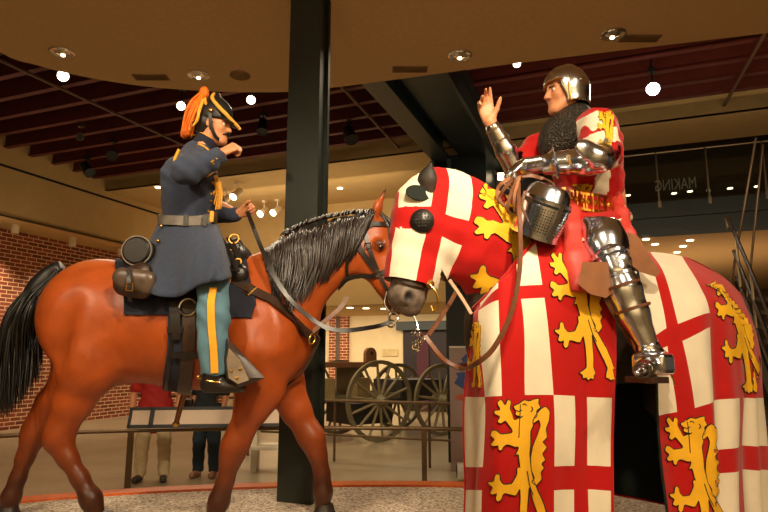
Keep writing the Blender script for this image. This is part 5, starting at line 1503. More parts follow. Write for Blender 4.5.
# ---- gold lion rampant
LION = [
 [(165,55),(185,40),(205,48),(222,40),(250,34),(244,56),(256,74),(236,88),(242,110),(222,124),(226,150),(214,172),(214,225),(210,270),(216,330),(228,380),(246,425),(266,470),(280,520),(286,560),(300,585),(285,592),(290,612),(272,606),(262,618),(252,600),(240,606),(246,580),(256,560),(244,520),(226,470),(208,405),(204,450),(200,512),(192,556),(200,585),(188,590),(186,612),(170,602),(158,618),(150,600),(130,608),(136,588),(118,580),(140,568),(158,556),(164,512),(168,455),(166,412),(146,446),(132,442),(108,434),(98,432),(90,462),(74,470),(66,456),(74,432),(58,442),(44,436),(50,420),(60,408),(40,400),(36,384),(62,384),(64,362),(74,346),(86,356),(84,376),(98,396),(130,392),(154,350),(152,326),(164,318),(166,330),(162,300),(158,268),(142,276),(156,252),(160,235),(150,242),(110,228),(98,236),(90,258),(76,250),(80,232),(56,240),(46,228),(66,208),(46,192),(56,166),(76,172),(86,186),(130,180),(134,172),(120,152),(104,128),(86,144),(72,132),(86,110),(64,104),(60,86),(86,84),(72,52),(88,36),(104,66),(112,38),(128,46),(122,78),(132,100),(140,128),(150,122),(176,112),(150,108),(140,100),(152,92),(134,68)],
 [(216,384),(232,372),(216,332),(214,282),(224,232),(244,182),(254,150),(248,124),(232,138),(220,146),(228,116),(252,82),(274,68),(292,90),(288,130),(276,164),(282,200),(262,218),(282,240),(262,268),(276,294),(258,310),(272,326),(256,344),(262,374),(238,402)]]
def lion(root, bvh, fpx, side=1, tails=True, lim=None, rad=.0028, back_=0.0):
    """sewn-on lion: outline fpx(x, y) gives the picture place; laid on the cloth"""
    def place(x, y):
        px, py = fpx(x, y); d = Vector(ray(px, py)); h = bvh.ray_cast(Vector(CAM), d)
        if h[0] is None or (lim and (Vector(h[0]) - Vector(KP(px, py, lim[0]))).length > lim[1]):
            h = bvh.find_nearest(Vector(KP(px, py, (lim or (.36,))[0])))
        n = np.array(h[1]); 
        if n @ (CAM - np.array(h[0])) < 0: n = -n
        p = np.array(h[0])
        if side < 0:
            f, s, z = toK(p); p = K(f - back_ * abs(s), -s, z); n = n - 2 * KN * (n @ KN)
        return p, n
    mb = MB(); ol = MB()
    for poly in LION[:2 if tails else 1]:
        pl = [np.array(p, float) for p in poly]
        dn = []
        for i in range(len(pl)):
            a, b = pl[i], pl[(i + 1) % len(pl)]; m = max(1, int(np.linalg.norm(b - a) // 8))
            dn += [a + (b - a) * k / m for k in range(m)]
        pl = [0.2 * dn[i - 1] + 0.6 * dn[i] + 0.2 * dn[(i + 1) % len(dn)] for i in range(len(dn))]
        xs = np.array(pl); inner = []
        for gx in np.arange(xs[:, 0].min(), xs[:, 0].max(), 16):
            for gy in np.arange(xs[:, 1].min(), xs[:, 1].max(), 16): inner.append((gx + .3, gy + .2))
        def inside(p):
            ins = False; j = len(pl) - 1
            for i in range(len(pl)):
                if (pl[i][1] > p[1]) != (pl[j][1] > p[1]) and p[0] < (pl[j][0] - pl[i][0]) * (p[1] - pl[i][1]) / (pl[j][1] - pl[i][1]) + pl[i][0]: ins = not ins
                j = i
            return ins
        inner = [p for p in inner if inside(p)]
        allp = [Vector((p[0], p[1])) for p in pl] + [Vector(p) for p in inner]
        r = delaunay_2d_cdt(allp, [], [list(range(len(pl)))], 1, 1e-4)
        v2, f2 = r[0], r[2]
        vv = []; bb = []
        for q in v2:
            p, n = place(q.x, q.y)
            vv.append(p + n * .006); bb.append(p + n * .0005)
        nv = len(vv)
        ec = {}
        for f in f2:
            for i in range(len(f)): ec.setdefault(frozenset((f[i], f[(i + 1) % len(f)])), []).append((f[i], f[(i + 1) % len(f)]))
        fsx = []
        for f in f2:
            nn = np.cross(vv[f[1]] - vv[f[0]], vv[f[2]] - vv[f[0]]); out = CAM - vv[f[0]]
            if side < 0: out = out - 2 * KN * (out @ KN)
            fsx.append(tuple(f) if nn @ out > 0 else tuple(reversed(f)))
        fsx += [(e[0][0], e[0][1], nv + e[0][1], nv + e[0][0]) for e in ec.values() if len(e) == 1]
        mb.add(vv + bb, fsx)
        loop = [place(*p) for p in pl]
        ol.tube([p + n * .004 for p, n in loop], rad, 5, closed=True)
    for d in ([(148, 84), (160, 90), (176, 84)], [(150, 112), (165, 117), (180, 110)], [(178, 62), (188, 58), (196, 66)], [(216, 70), (222, 82), (214, 92)], [(168, 60), (165, 130), (160, 200)], [(200, 340), (210, 400), (225, 440)]):
        ol.tube([place(*p)[0] + place(*p)[1] * .0065 for p in smooth_path([np.array(q, float) for q in d], 4)], rad * .8, 5)
    o = mb.build('lion_emblem', M['cloth_gold'], root, smooth=60)
    ol.build('lion_outline', M['outline'], o, smooth=180)
    return o

# ---- hanging cloths
def herm(t, ts, A):
    """smooth curve through rows of A at uneven positions ts"""
    A = np.asarray(A, float); n = len(ts); sl = [(A[i + 1] - A[i]) / (ts[i + 1] - ts[i]) for i in range(n - 1)]
    m = [sl[0]] + [(sl[i - 1] * (ts[i + 1] - ts[i]) + sl[i] * (ts[i] - ts[i - 1])) / (ts[i + 1] - ts[i - 1]) for i in range(1, n - 1)] + [sl[-1]]
    i = min(max(int(np.searchsorted(ts, t, 'right')) - 1, 0), n - 2); h = ts[i + 1] - ts[i]; x = (t - ts[i]) / h
    return (2 * x**3 - 3 * x**2 + 1) * A[i] + (x**3 - 2 * x**2 + x) * h * m[i] + (-2 * x**3 + 3 * x**2) * A[i + 1] + (x**3 - x**2) * h * m[i + 1]
def hanging(name, T, colour, amp, seed, step=.014, back_=0.0):
    Q = np.array([[KP(*p) for p in row] for row in T]); nr, nc = Q.shape[:2]
    tc = np.concatenate([[0], np.cumsum(np.linalg.norm(np.diff(Q, axis=1), axis=2).mean(0))]); tv = np.concatenate([[0], np.cumsum(np.linalg.norm(np.diff(Q, axis=0), axis=2).mean(1))])
    us, uc = [], []; vs_, vc = [], []
    for i in range(nc - 1):
        k = max(2, int((tc[i + 1] - tc[i]) / step)); us += list(tc[i] + (tc[i + 1] - tc[i]) * np.arange(k) / k); uc += [i] * k
    us.append(tc[-1])
    for i in range(nr - 1):
        k = max(2, int((tv[i + 1] - tv[i]) / step)); vs_ += list(tv[i] + (tv[i + 1] - tv[i]) * np.arange(k) / k); vc += [i] * k
    vs_.append(tv[-1])
    cols = [np.array([herm(u, tc, Q[r]) for u in us]) for r in range(nr)]
    G = np.array([[herm(v, tv, [cols[r][j] for r in range(nr)]) for j in range(len(us))] for v in vs_])
    du = np.gradient(G, axis=0); dv = np.gradient(G, axis=1); N_ = np.cross(dv, du); N_ /= np.linalg.norm(N_, axis=2, keepdims=True) + 1e-9
    if (N_.mean((0, 1)) @ KN) < 0: N_ = -N_
    U_ = np.array(us)[None, :]; V_ = np.array(vs_)[:, None] / tv[-1]
    D = amp * np.clip(V_ * 1.6 - .15, 0, 1) * (np.sin(U_ * 21 + seed + 1.2 * V_) + .6 * np.sin(U_ * 37 - 2 * V_ + seed * 2)) + .3 * amp * np.sin(V_ * 14 + U_ * 9)
    G = G + N_ * D[..., None]
    front = MB(); back = MB()
    fl = np.mean(np.cross(du, dv) @ KN) 
    mif = lambda i, j: colour(vc[i], uc[j])
    res = []
    for mirror in (False, True):
        H_ = G.copy()
        if mirror:
            s_ = (H_ - KC) @ KN; H_ = H_ - 2 * s_[..., None] * KN - KH * (back_ * np.abs(s_))[..., None]
        flip = (fl < 0) != mirror
        mb = MB()
        if flip:
            mb.grid(H_[:, ::-1], mi=lambda i, j: colour(vc[i], uc[len(uc) - 1 - j]), thick=.005, back=2)
        else: mb.grid(H_, mi=mif, thick=.005, back=2)
        o = mb.build(name, [M['cloth_red'], M['cloth_white'], M['lining']], cap, smooth=180)
        res.append((o, bvh_of(mb), H_))
    return res
FT = [
 [(476,306,.0),(480,303,.16),(498,284,.26),(516,262,.29),(536,240,.27),(553,228,.23),(570,222,.22),(604,222,.22)],
 [(475.5,309,0),(479,307,.19),(498,288,.31),(519,286,.34),(542,285,.36),(562,284,.38),(578,283,.39),(610,282,.39)],
 [(475,312,.0),(478,310,.2),(498.5,300,.32),(521,299,.35),(544,298,.37),(565,297,.39),(581,297,.40),(612,296,.40)],
 [(468,397,0),(485,397,.28),(502,396,.36),(526,395,.385),(553,395,.41),(574,396,.42),(588,397,.43),(611,398,.43)],
 [(468,467,0),(484,467,.29),(503,466,.37),(528,466,.40),(553,466,.43),(575,466,.44),(590,466,.445),(609,466,.445)],
 [(468,490,0),(484,490,.29),(503,490,.37),(528,490,.40),(553,490,.43),(575,490,.44),(590,490,.45),(608.5,490,.45)],
 [(466,556,0),(483,557,.30),(503,558,.38),(529,558,.41),(553,558,.44),(575,558,.45),(590,558,.46),(607,557,.46)]]
def colF(r, c):
    if c == 0: return 1 if r in (3, 5) else 0
    if c in (1, 2, 3):
        if r <= 2: return 0 if (r == 1 or c == 2) else 1
        return 0
    if r <= 2: return 0
    return 0 if (r == 4 or c == 5) else 1
fr = hanging('front_cloth', FT, colF, .013, 1.0, back_=.85)
RT = [
 [(634,254,0),(642,253,0),(650,252.5,0),(682,256,0),(708,267,0),(716,272,0),(742,295,0)],
 [(640,285,.30),(658,284,.31),(668,282,.31),(700,286,.29),(722,296,.25),(729,300,.23),(752,318,.10)],
 [(652,338,.41),(667,328,.42),(678,324,.42),(710,313,.39),(734,322,.33),(741,326,.29),(759,340,.12)],
 [(654,352,.42),(668,346,.43),(682,341,.43),(711,327,.40),(735,338,.34),(742,342,.30),(762,352,.13)],
 [(656,416,.44),(679,412,.45),(695,408,.45),(716,401,.43),(738,398,.36),(744,398,.31),(766,398,.14)],
 [(660,462,.45),(683,460,.46),(699,458,.46),(717,452,.44),(739,446,.37),(744,446,.32),(769,446,.15)],
 [(663,486,.45),(685,484,.46),(701,482,.46),(717.5,476,.44),(739.5,470,.37),(744.5,470,.32),(770,470,.15)],
 [(670,548,.46),(690,546,.47),(706,543,.47),(719,537,.45),(740,531,.38),(746,530,.33),(772,530,.16)]]
def colR(r, c):
    if c <= 2:
        if r <= 3: return 0 if (r == 2 or c == 1) else 1
        return 0
    if r <= 3: return 0
    return 0 if (r == 5 or c == 4) else 1
rr_ = hanging('rear_cloth', RT, colR, .013, 2.0)
def hem(o, H_, which, m='cloth_red', r=.007):
    p = H_[0] if which == 'top' else (H_[:, 0] if which == 'left' else (H_[:, -1] if which == 'right' else H_[-1]))
    mb = MB(); mb.tube(list(p), r, 6); mb.build('hem', M[m], o)
for o, b, H_ in fr: hem(o, H_, 'top', r=.009); hem(o, H_, 'right'); hem(o, H_, 'left'); hem(o, H_, 'bottom')
for o, b, H_ in rr_: hem(o, H_, 'left', 'lining', .006); hem(o, H_, 'bottom')
for sd in (1, -1):
    q = 0 if sd > 0 else 1
    lion(fr[q][0], fr[0][1], lambda x, y: (480 + x * .238, 390 + y * .238), sd, lim=(.4, .15), back_=.85)
    lion(fr[q][0], fr[0][1], lambda x, y: (550.5 + (x - 70) * .215 + (y - 80) * .034, 262 + (y - 80) * .222), sd, lim=(.4, .15), tails=True, back_=.85)
    lion(rr_[q][0], rr_[0][1], lambda x, y: (664 + (x - 65) * .225 + (y - 80) * .034, 426 + (y - 80) * .222), sd, lim=(.44, .15))
    lion(rr_[q][0], rr_[0][1], lambda x, y: (710 + (x - 60) * .15 + (y - 40) * .040, 276 + (y - 40) * .205), sd, lim=(.3, .2))
    lion(hood_o, hood_bvh, lambda x, y: (481 + (x - 70) * .345, 193 + (y - 80) * .265 + max(0, (x - 105) * .345) * .52), sd, lim=(.2, .2))
lion(fr[0][0], fr[0][1], lambda x, y: (468 + (x - 40) * .055, 322 + (y - 40) * .115), 1, lim=(.1, .2), rad=.002)

# ---- bridle of the knight's horse
kb = thing('bridle', KP(412, 290), 'brown leather bridle with brass bit and hanging chain on the gray muzzle', 'bridle')
strapped('noseband', kb, kh_bvh, [KP(384, 271, 0), KP(391, 274, .08), KP(405, 278, .12), KP(424, 284, .1), KP(434, 287, 0), KP(424, 284, -.1), KP(405, 278, -.12), KP(391, 274, -.08), KP(384, 271, 0)], .030, .008, M['leather_dark'], .007, 5)
for s in (1, -1):
    c = KP(430, 284, .085 * s); mb = MB(); mb.lathe([(0, .014), (.012, .013), (.02, .006), (.021, -.004)], c, KN * s, 16); mb.build('rosette', M['brass'], kb)
    mb = MB(); mb.tube(smooth_path([KP(430, 285, .095 * s), KP(436, 292, .11 * s), KP(438, 303, .11 * s), KP(434, 311, .10 * s), KP(431, 306, .09 * s)], 5), .005, 8); mb.build('bit_cheek', M['brass'], kb)
    mb = MB(); mb.tube(smooth_path([KP(387, 292, .05 * s), KP(384.5, 303, .07 * s), KP(389, 311, .08 * s), KP(395, 312, .08 * s), KP(398, 318, .08 * s), KP(393, 324, .09 * s)], 5), .006, 8); mb.build('bit_shank', M['steel'], kb)
mb = MB()
for i in range(16):
    t = i / 15; c = KP(413 + 13 * math.sin(t * 5) * .5 + 10 * t, 330 + 20 * t if i % 2 else 333 + 12 * t, .05 + .03 * math.sin(i)); a = rng.normal(0, 1, 3); x_, y_ = frame(unit(a))
    mb.tube([c + x_ * .014 * math.cos(q) + y_ * .010 * math.sin(q) for q in np.linspace(0, 6.283, 12, endpoint=False)], .0035, 6, closed=True)
mb.tube(smooth_path([KP(414, 316, .02), KP(417, 324, .03), KP(419, 334, .05)], 4), .005, 6)
mb.build('curb_chain', M['steel'], kb)
def band(root, name, pts, wd, m, nrm=None, th=.006, n=8):
    pp = smooth_path(pts, n); mb = MB(); mb.strap(pp, [nrm if nrm is not None else KN] * len(pp), wd, th); return mb.build(name, m, root)
band(kb, 'rein', [KP(425, 336, .06), KP(432, 346, .09), KP(444, 360, .16), KP(460, 368, .28), KP(476, 363, .40), KP(494, 347, .44), KP(511, 312, .44), KP(519, 272, .42), KP(520, 235, .36), KP(518.5, 205, .28), KP(518, 182, .18)], .020, M['leather_brown'])
band(kb, 'rein', [KP(428, 335, .04), KP(440, 318, .02), KP(453, 297, .0), KP(461, 280, -.05), KP(478, 255, -.18), KP(505, 215, -.18), KP(512, 184, -.05)], .020, M['leather_brown'])
band(kb, 'rein', [KP(427, 338, .05), KP(438, 356, .02), KP(456, 366, -.05), KP(480, 360, -.25)], .016, M['leather_brown'])
band(kb, 'throat_strap', [KP(449, 280, .11), KP(456, 290, .10), KP(464, 302, .10), KP(471, 314, .11)], .015, mat('pale_leather', (206, 168, 136), .55))

# ---- war saddle
ws = thing('war_saddle', K(0, 0, 1.5), 'high war saddle with red leather bows and brown flaps under the knight', 'saddle')
M['redleather'] = mat('red_leather', (196, 62, 54), 0.5, vary=.12, scale=12, bump=.1, bscale=80)
M['tan_leather'] = mat('tan_leather', (150, 100, 66), 0.55, vary=.15, scale=12, bump=.1, bscale=80)
S = SDF(k=.04); S.cone(K(.2, 0, 1.46), K(-.14, 0, 1.46), .12, .12, (KN, 1.6)); sdf_mb(S, .014).build('seat', M['tan_leather'], ws, smooth=180)
for s in (1, -1):
    S = SDF(k=.03); S.chain([(KP(573, 206, .18 * s), .04), (KP(573, 232, .27 * s), .05), (KP(577, 262, .36 * s), .058), (KP(581, 286, .42 * s), .05)], (unit(KN + .3 * KH), .55))
    S.box(KP(581, 300, .43 * s), (.12, .12, .035), rnd=0, k=.004, op=-1)
    sdf_mb(S, .010).build('front_bow', M['redleather'], ws, smooth=180)
    S = SDF(k=.03); S.chain([(KP(617, 196, .17 * s), .028), (KP(621, 215, .24 * s), .035), (KP(626, 236, .31 * s), .04), (KP(634, 252, .36 * s), .03)], (unit(KN * .6 + .8 * KH), .5))
    sdf_mb(S, .010).build('rear_bow', M['redleather'], ws, smooth=180)
    pl = [(582, 262), (612, 262), (616, 290), (606, 298), (590, 294), (578, 284)]
    mb = MB(); a = [KP(x, y, .485 * s) for x, y in pl]; b = [KP(x, y, .47 * s) for x, y in pl]; k = len(pl)
    fcs = [tuple(range(k)), tuple(range(k, 2 * k))[::-1]] + [(i, (i + 1) % k, k + (i + 1) % k, k + i) for i in range(k)]
    mb.add(a + b, fcs); mb.build('front_flap', M['tan_leather'], ws)
    pl = [(628, 232), (638, 236), (650, 256), (660, 272), (656, 277), (640, 272), (628, 262)]
    mb = MB(); a = [KP(x, y, (.37 if y < 250 else .40) * s) for x, y in pl]; b = [KP(x, y, (.34 if y < 250 else .375) * s) for x, y in pl]; k = len(pl)
    mb.add(a + b, [tuple(range(k)), tuple(range(k, 2 * k))[::-1]] + [(i, (i + 1) % k, k + (i + 1) % k, k + i) for i in range(k)]); mb.build('rear_flap', M['tan_leather'], ws)
    band(ws, 'stirrup_leather', [KP(602, 290, .45 * s), KP(614, 312, .46 * s), KP(630, 338, .46 * s), KP(643, 356, .46 * s)], .035, M['leather_brown'], KN * s)
    pos, nr = lay(kh_bvh, [KP(620, 300, .4 * s), KP(622, 335, .38 * s), KP(616, 368, .3 * s), K(.02, .12 * s, .78), K(.02, 0, .76)], 6, .01); mb = MB(); mb.strap(pos, nr, .06, .008); mb.build('girth', M['leather_brown'], ws)
S = SDF(k=.03); S.chain([(K(.26, .17, 1.55), .035), (K(.27, 0, 1.60), .04), (K(.26, -.17, 1.55), .035)], (KH, .7)); sdf_mb(S, .01).build('pommel', M['redleather'], ws, smooth=180)
S = SDF(k=.03); S.chain([(K(-.14, .13, 1.52), .03), (K(-.16, 0, 1.56), .035), (K(-.14, -.13, 1.52), .03)], (KH, .6)); sdf_mb(S, .01).build('cantle', M['redleather'], ws, smooth=180)
# ------------------------------------------------------------------ the knight
kn = thing('person', K(0, 0, 1.5), 'knight in polished armour and a red heraldic surcoat riding the cloth-covered horse, right hand raised', 'person')
M['armor'] = mat('polished_armor', (214, 224, 240), 0.17, 1.0, vary=0.06, scale=18, bump=.03, bscale=30)
M['armor_warm'] = mat('burnished_bascinet', (206, 206, 204), 0.19, 1.0, vary=0.12, scale=14, bump=.06, bscale=30)
def mat_mail():
    m = mat('mail_rings', (58, 54, 48), 0.45, .7, vary=0.2, scale=60)
    N = m.node_tree.nodes; L = m.node_tree.links; b = N['Principled BSDF']; tc = N.new('ShaderNodeTexCoord')
    vo = N.new('ShaderNodeTexVoronoi'); vo.inputs['Scale'].default_value = 110; L.new(tc.outputs['Object'], vo.inputs['Vector'])
    bp = N.new('ShaderNodeBump'); bp.inputs['Strength'].default_value = 1.0; bp.inputs['Distance'].default_value = .008
    L.new(vo.outputs['Distance'], bp.inputs['Height']); L.new(bp.outputs['Normal'], b.inputs['Normal'])
    return m
M['mail'] = mat_mail()
M['gold'] = mat('gilt_plaques', (216, 158, 60), 0.3, 1.0, vary=.12, scale=30)
kf = unit([-0.97, -0.16, -0.05]); ku = unit([-.05, 0, 1])
S = SDF(k=.03)
S.chain([(KP(600, 226), .13), (KP(597, 200), .125), (KP(591, 165), .14), (KP(584, 138), .12), (KP(576, 122), .06), (KP(571, 110), .055)], (KN, 1.2))
SH_N, EL_N, WR_N = KP(602, 136, .19), KP(598, 160, .36), KP(541, 165, .20)
SH_F, EL_F, WR_F = KP(556, 140, -.18), KP(517, 171, -.26), KP(489.5, 121, -.24)
S.chain([(SH_N, .065), (EL_N, .05), (WR_N, .034)]); S.chain([(SH_F, .065), (EL_F, .05), (WR_F, .034)])
for s in (1, -1):
    S.chain([(KP(600, 226, .1 * s), .1), (KP(612, 264, .42 * s), .07), (KP(646, 345, .50 * s), .045), (KP(651, 356, .52 * s), .036), (KP(653, 362, .54 * s), .03)])
hand(S, WR_F + [0, 0, -.012], (-.22, -.05, 1), (-.12, -1, .1), (1, -.1, .2), [(.25, .35, .25), (.45, .6, .4), (.7, .8, .5), (.9, .9, .6)], 1.12, thumb=(.55, .75, .35), tcurl=.15)
KQ = head(S, KP(564.5, 93.5), kf, ku, .98)
kb_ = sdf_mb(S, .0065).build('body', M['skin'], kn, smooth=180)
eyes(KQ, kb_, .98)
for s in (1, -1):
    S = SDF(k=.01); S.cone(KQ(.092, .02 * s, .026), KQ(.078, .05 * s, .024), .007, .005); sdf_mb(S, .004).build('eyebrow', mat('gray_brow', (92, 76, 60), .8), kb_, smooth=180)
# mail collar
S = SDF(k=.04)
S.cone(KP(575, 117), KP(571, 128), .085, .115, (KN, 1.05)); S.cone(KP(571, 128), KP(562, 141), .115, .115, (KN, 1.3)); S.cone(KP(580, 122, .06), KP(592, 124, .12), .07, .05); S.cone(KP(570, 124, -.06), KP(560, 130, -.13), .07, .05)
S.cone(KP(561, 136), KP(552, 148), .10, .06, (KN, 1.2))
S.ell(KQ(.09, 0, -.03), (.09, .075, .105), (kf, np.cross(kf, ku), ku), k=.01, op=-1)
sdf_mb(S, .008).build('mail_aventail', M['mail'], kn, smooth=180)
# bascinet
kr = np.cross(kf, ku)
S = SDF(k=.015)
S.ell(KQ(-.012, 0, .035), (.122, .102, .120), (kf, kr, ku)); S.cone(KQ(-.02, 0, .02), KQ(-.02, 0, -.055), .115, .112, (kr, .90), k=.03); S.cone(KQ(-.03, 0, .09), KQ(-.04, 0, .142), .06, .02, k=.05)
S.box(KQ(.0, 0, -.15), (.3, .3, .065), (kf, kr, ku), rnd=0, k=.004, op=-1)
S.ell(KQ(-.012, 0, .02), (.112, .092, .112), (kf, kr, ku), k=.003, op=-1); S.cone(KQ(-.02, 0, .0), KQ(-.02, 0, -.12), .104, .104, (kr, .90), k=.003, op=-1)
S.box(KQ(.135, 0, -.06), (.10, .072, .098), (kf, kr, ku), rnd=.012, k=.004, op=-1)
bs = sdf_mb(S, .0055, smooth=2).build('bascinet', M['armor_warm'], kn, smooth=180)
ep_ = smooth_path([KQ(.098, 0, .052), KQ(.082, .07, .046), KQ(.03, .099, .03), KQ(.025, .102, -.04), KQ(.02, .1, -.082)], 5)
for s in (1, -1):
    mb = MB(); mb.tube([KQ(0, 0, 0) + (p - KQ(0, 0, 0)) - kr * (1 - s) * ((p - KQ(0, 0, 0)) @ kr) for p in ep_], .005, 6); mb.build('face_edge', M['gold'], bs)
    mb = MB(); mb.sphere(KQ(-.04, .108 * s, .03), .012, 10, 6); mb.build('bascinet_rivet', M['steel'], bs)
    mb = MB(); mb.tube(smooth_path([KQ(-.11, .05 * s, .06), KQ(-.07, .098 * s, .045), KQ(.02, .102 * s, .05)], 5), .005, 6); mb.build('bascinet_ridge', M['armor_warm'], bs)

# surcoat: body, sleeves, skirt
S = SDF(k=.05)
S.chain([(KP(592, 206), .138), (KP(589, 185), .148), (KP(585, 160), .160), (KP(580, 140), .13)], (KN, 1.25))
S.cone(KP(582, 130, .1), KP(600, 128, .17), .075, .085); S.cone(KP(573, 132, -.1), KP(560, 137, -.17), .07, .085)
S.chain([(KP(597, 127, .18), .095), (KP(600, 140, .24), .097), (KP(602, 154, .29), .097)], k=.03)
S.chain([(KP(560, 138, -.18), .085), (KP(540, 150, -.2), .09), (KP(530, 160, -.22), .090)], k=.03)
S.cone(KP(601.5, 150, .28), KP(604, 168, .33), .08, .085, k=.006, op=-1); S.cone(KP(534, 157, -.21), KP(520, 168, -.24), .07, .08, k=.006, op=-1)
S.box(KP(606, 158, .31) + [0, 0, -.085], (.2, .14, .045), rnd=0, k=.004, op=-1)
def sw(V): return .0028 * np.sin((V @ KH) * 70 + V[:, 2] * 30) + .0028 * np.sin(V[:, 2] * 80 - (V @ KH) * 30)
scw = [fz(p, .24) for p in ([(585, 116), (598, 110), (600, 127), (584, 136)], [(578, 140), (602, 134), (604, 150), (582, 152)], [(606, 164), (616, 164), (617, 200), (607, 200)], [(560, 150), (568, 148), (568, 165), (558, 165)])]
sm = sdf_mb(S, .0085, warp=sw, mif=lambda C: [1 if ((c - KC) @ KN > .02 and any(poly_in(c, w_) for w_ in scw)) else 0 for c in C])
sc = sm.build('surcoat', [M['cloth_red'], M['cloth_white']], kn, smooth=180)
sc_bvh = bvh_of(sm)
for fp in ((lambda x, y: (598 + (x - 60) * .065 + (y - 40) * .004, 112 + (y - 40) * .088)), (lambda x, y: (572 + (x - 60) * .09, 184 + (y - 40) * .028)), (lambda x, y: (527 + (x - 60) * .12 , 141 + (y - 40) * .055)), (lambda x, y: (556 + (x - 60) * .1 , 152 + (y - 40) * .03))):
    lion(sc, sc_bvh, fp, 1, lim=(.25, .3), rad=.0015)
# skirt below the belt
topr = [(570, 200, .05), (578, 203, .15), (592, 207, .19), (606, 209, .19), (615, 208, .13), (618, 205, 0)]
hemr = [(566, 232, .10), (574, 240, .30), (588, 240, .37), (604, 232, .37), (618, 224, .28), (626, 222, 0)]
def kring(r):
    near = [KP(*p) for p in r]; far = []
    for p in reversed(r):
        if p[2] == 0: continue
        f, s, z = toK(KP(*p)); far.append(K(f, -s, z))
    return resample(near + far, 60)
a, b = kring(topr), kring(hemr)
G = []
for t in np.linspace(0, 1, 10):
    q = a + (b - a) * t; ce = q.mean(0); o = q - ce; o[:, 2] = 0; o /= np.linalg.norm(o, axis=1, keepdims=True)
    ang = np.arange(60) / 60 * 2 * math.pi
    q = q + o * ((.03 * math.sin(math.pi * t) + t * .010 * np.sin(ang * 12))[:, None] if True else 0)
    G.append(np.vstack([q, q[:1]]))
mb = MB(); mb.grid(np.array(G), mi=lambda i, j: 1 if (i >= 6 and 8 < j < 26) else 0, thick=.006); mb.build('surcoat_skirt', [M['cloth_red'], M['cloth_white']], sc, smooth=180)
# belt of gilt plaques
bp = [KP(x, y, s) for x, y, s in [(566, 197, .05), (572, 200, .15), (581, 202.5, .205), (592, 204.5, .22), (603, 206, .19), (611, 206, .11), (614.5, 204, 0)]]
far = []
for p in reversed(bp[:-1]):
    f, s, z = toK(p); far.append(K(f, -s, z))
bp = smooth_path(bp + far, 6, closed=True); cb = np.mean(bp, 0)
nb = [unit((p - cb) * [1, 1, 0]) for p in bp]
mb = MB(); mb.strap([p + n_ * .012 for p, n_ in zip(bp, nb)], nb, .105, .008, closed=True); bo = mb.build('belt', M['cloth_red'], kn)
i = 0
for i in range(0, len(bp), 3):
    p = bp[i] + nb[i] * .024; t = unit(bp[(i + 1) % len(bp)] - bp[i - 1])
    mb = MB(); mb.obox(p, t * .026, nb[i] * .006, (0, 0, .045)); pq = mb.build('belt_plaque', M['gold'], bo)
    mb = MB(); mb.obox(p + nb[i] * .005, t * .017, nb[i] * .003, (0, 0, .032)); mb.build('plaque_field', M['cloth_red'], pq)
    mb = MB(); mb.sphere(p + nb[i] * .008, .012, 8, 6, (1, 1, 1.3)); mb.build('plaque_boss', M['gold'], pq)

def plate(name, nodes, parent=kn, k=.02, flat=None, vox=.007, m='armor', extra=None, smooth=2):
    S = SDF(k=k); S.chain(nodes, flat)
    if extra: extra(S)
    return sdf_mb(S, vox, smooth=smooth).build(name, M[m], parent, smooth=180)
# near arm plates
plate('upper_arm_plate', [(KP(604, 146, .27), .066), (KP(600, 158, .35), .066)])
va = plate('vambrace', [(KP(598, 159.5, .365), .068), (KP(585, 161, .335), .066), (KP(560, 163, .25), .054), (KP(549, 164, .22), .048)])
S = SDF(k=.02); dv_ = unit(KP(575, 143, .42) - KP(597, 155, .42)); S.ell(KP(589, 151, .415), (.075, .022, .05), (dv_, KN, np.cross(dv_, KN))); S.ell(KP(597, 158, .40), (.06, .05, .055)); sdf_mb(S, .006, smooth=2).build('elbow_wing', M['armor'], kn, smooth=180)
for t in (.25, .6):
    c = KP(598, 159.5, .365) * (1 - t) + KP(549, 164, .22) * t; ax = unit(KP(549, 164, .22) - KP(598, 159.5, .365)); r = .069 - .018 * t
    mb = MB(); mb.lathe([(r - .004, -.006), (r + .004, -.006), (r + .004, .006), (r - .004, .006)], c, ax, 24, closed=True); mb.build('vambrace_ridge', M['armor_warm'], va)
mb = MB(); c = KP(571, 160, .33); mb.obox(c, (.012, 0, 0), (0, .006, 0), (0, 0, .022)); mb.build('vambrace_buckle', M['brass'], va)
ax = unit(KP(548, 164, .22) - KP(538, 166, .19)); 
mb = MB(); mb.lathe([(.046, 0), (.052, .03), (.066, .052), (.082, .064), (.079, .066), (.06, .05), (.042, .01)], KP(542, 165.5, .2), ax, 28, closed=True); gc = mb.build('gauntlet_cuff', M['armor'], kn)
S = SDF(k=.01)
hd_ = unit(KP(508, 170, .16) - WR_N)
S.cone(WR_N, WR_N + hd_ * .09, .046, .048, (unit([0, 0, 1]), .8), k=.02)
hand(S, WR_N + hd_ * .02, hd_, (.2, .1, -1), (-.3, .9, .1), (.5, .9, .6), 1.2, thumb=(.5, .7, .4))
for i_ in range(4): S.cone(WR_N + hd_ * (.02 + .024 * i_) + np.cross(hd_, [0, 0, 1]) * .036 + [0, 0, .012], WR_N + hd_ * (.02 + .024 * i_) - np.cross(hd_, [0, 0, 1]) * .036 + [0, 0, .012], .026, .026, k=.004)
sdf_mb(S, .0055).build('gauntlet', M['armor'], kn, smooth=180)
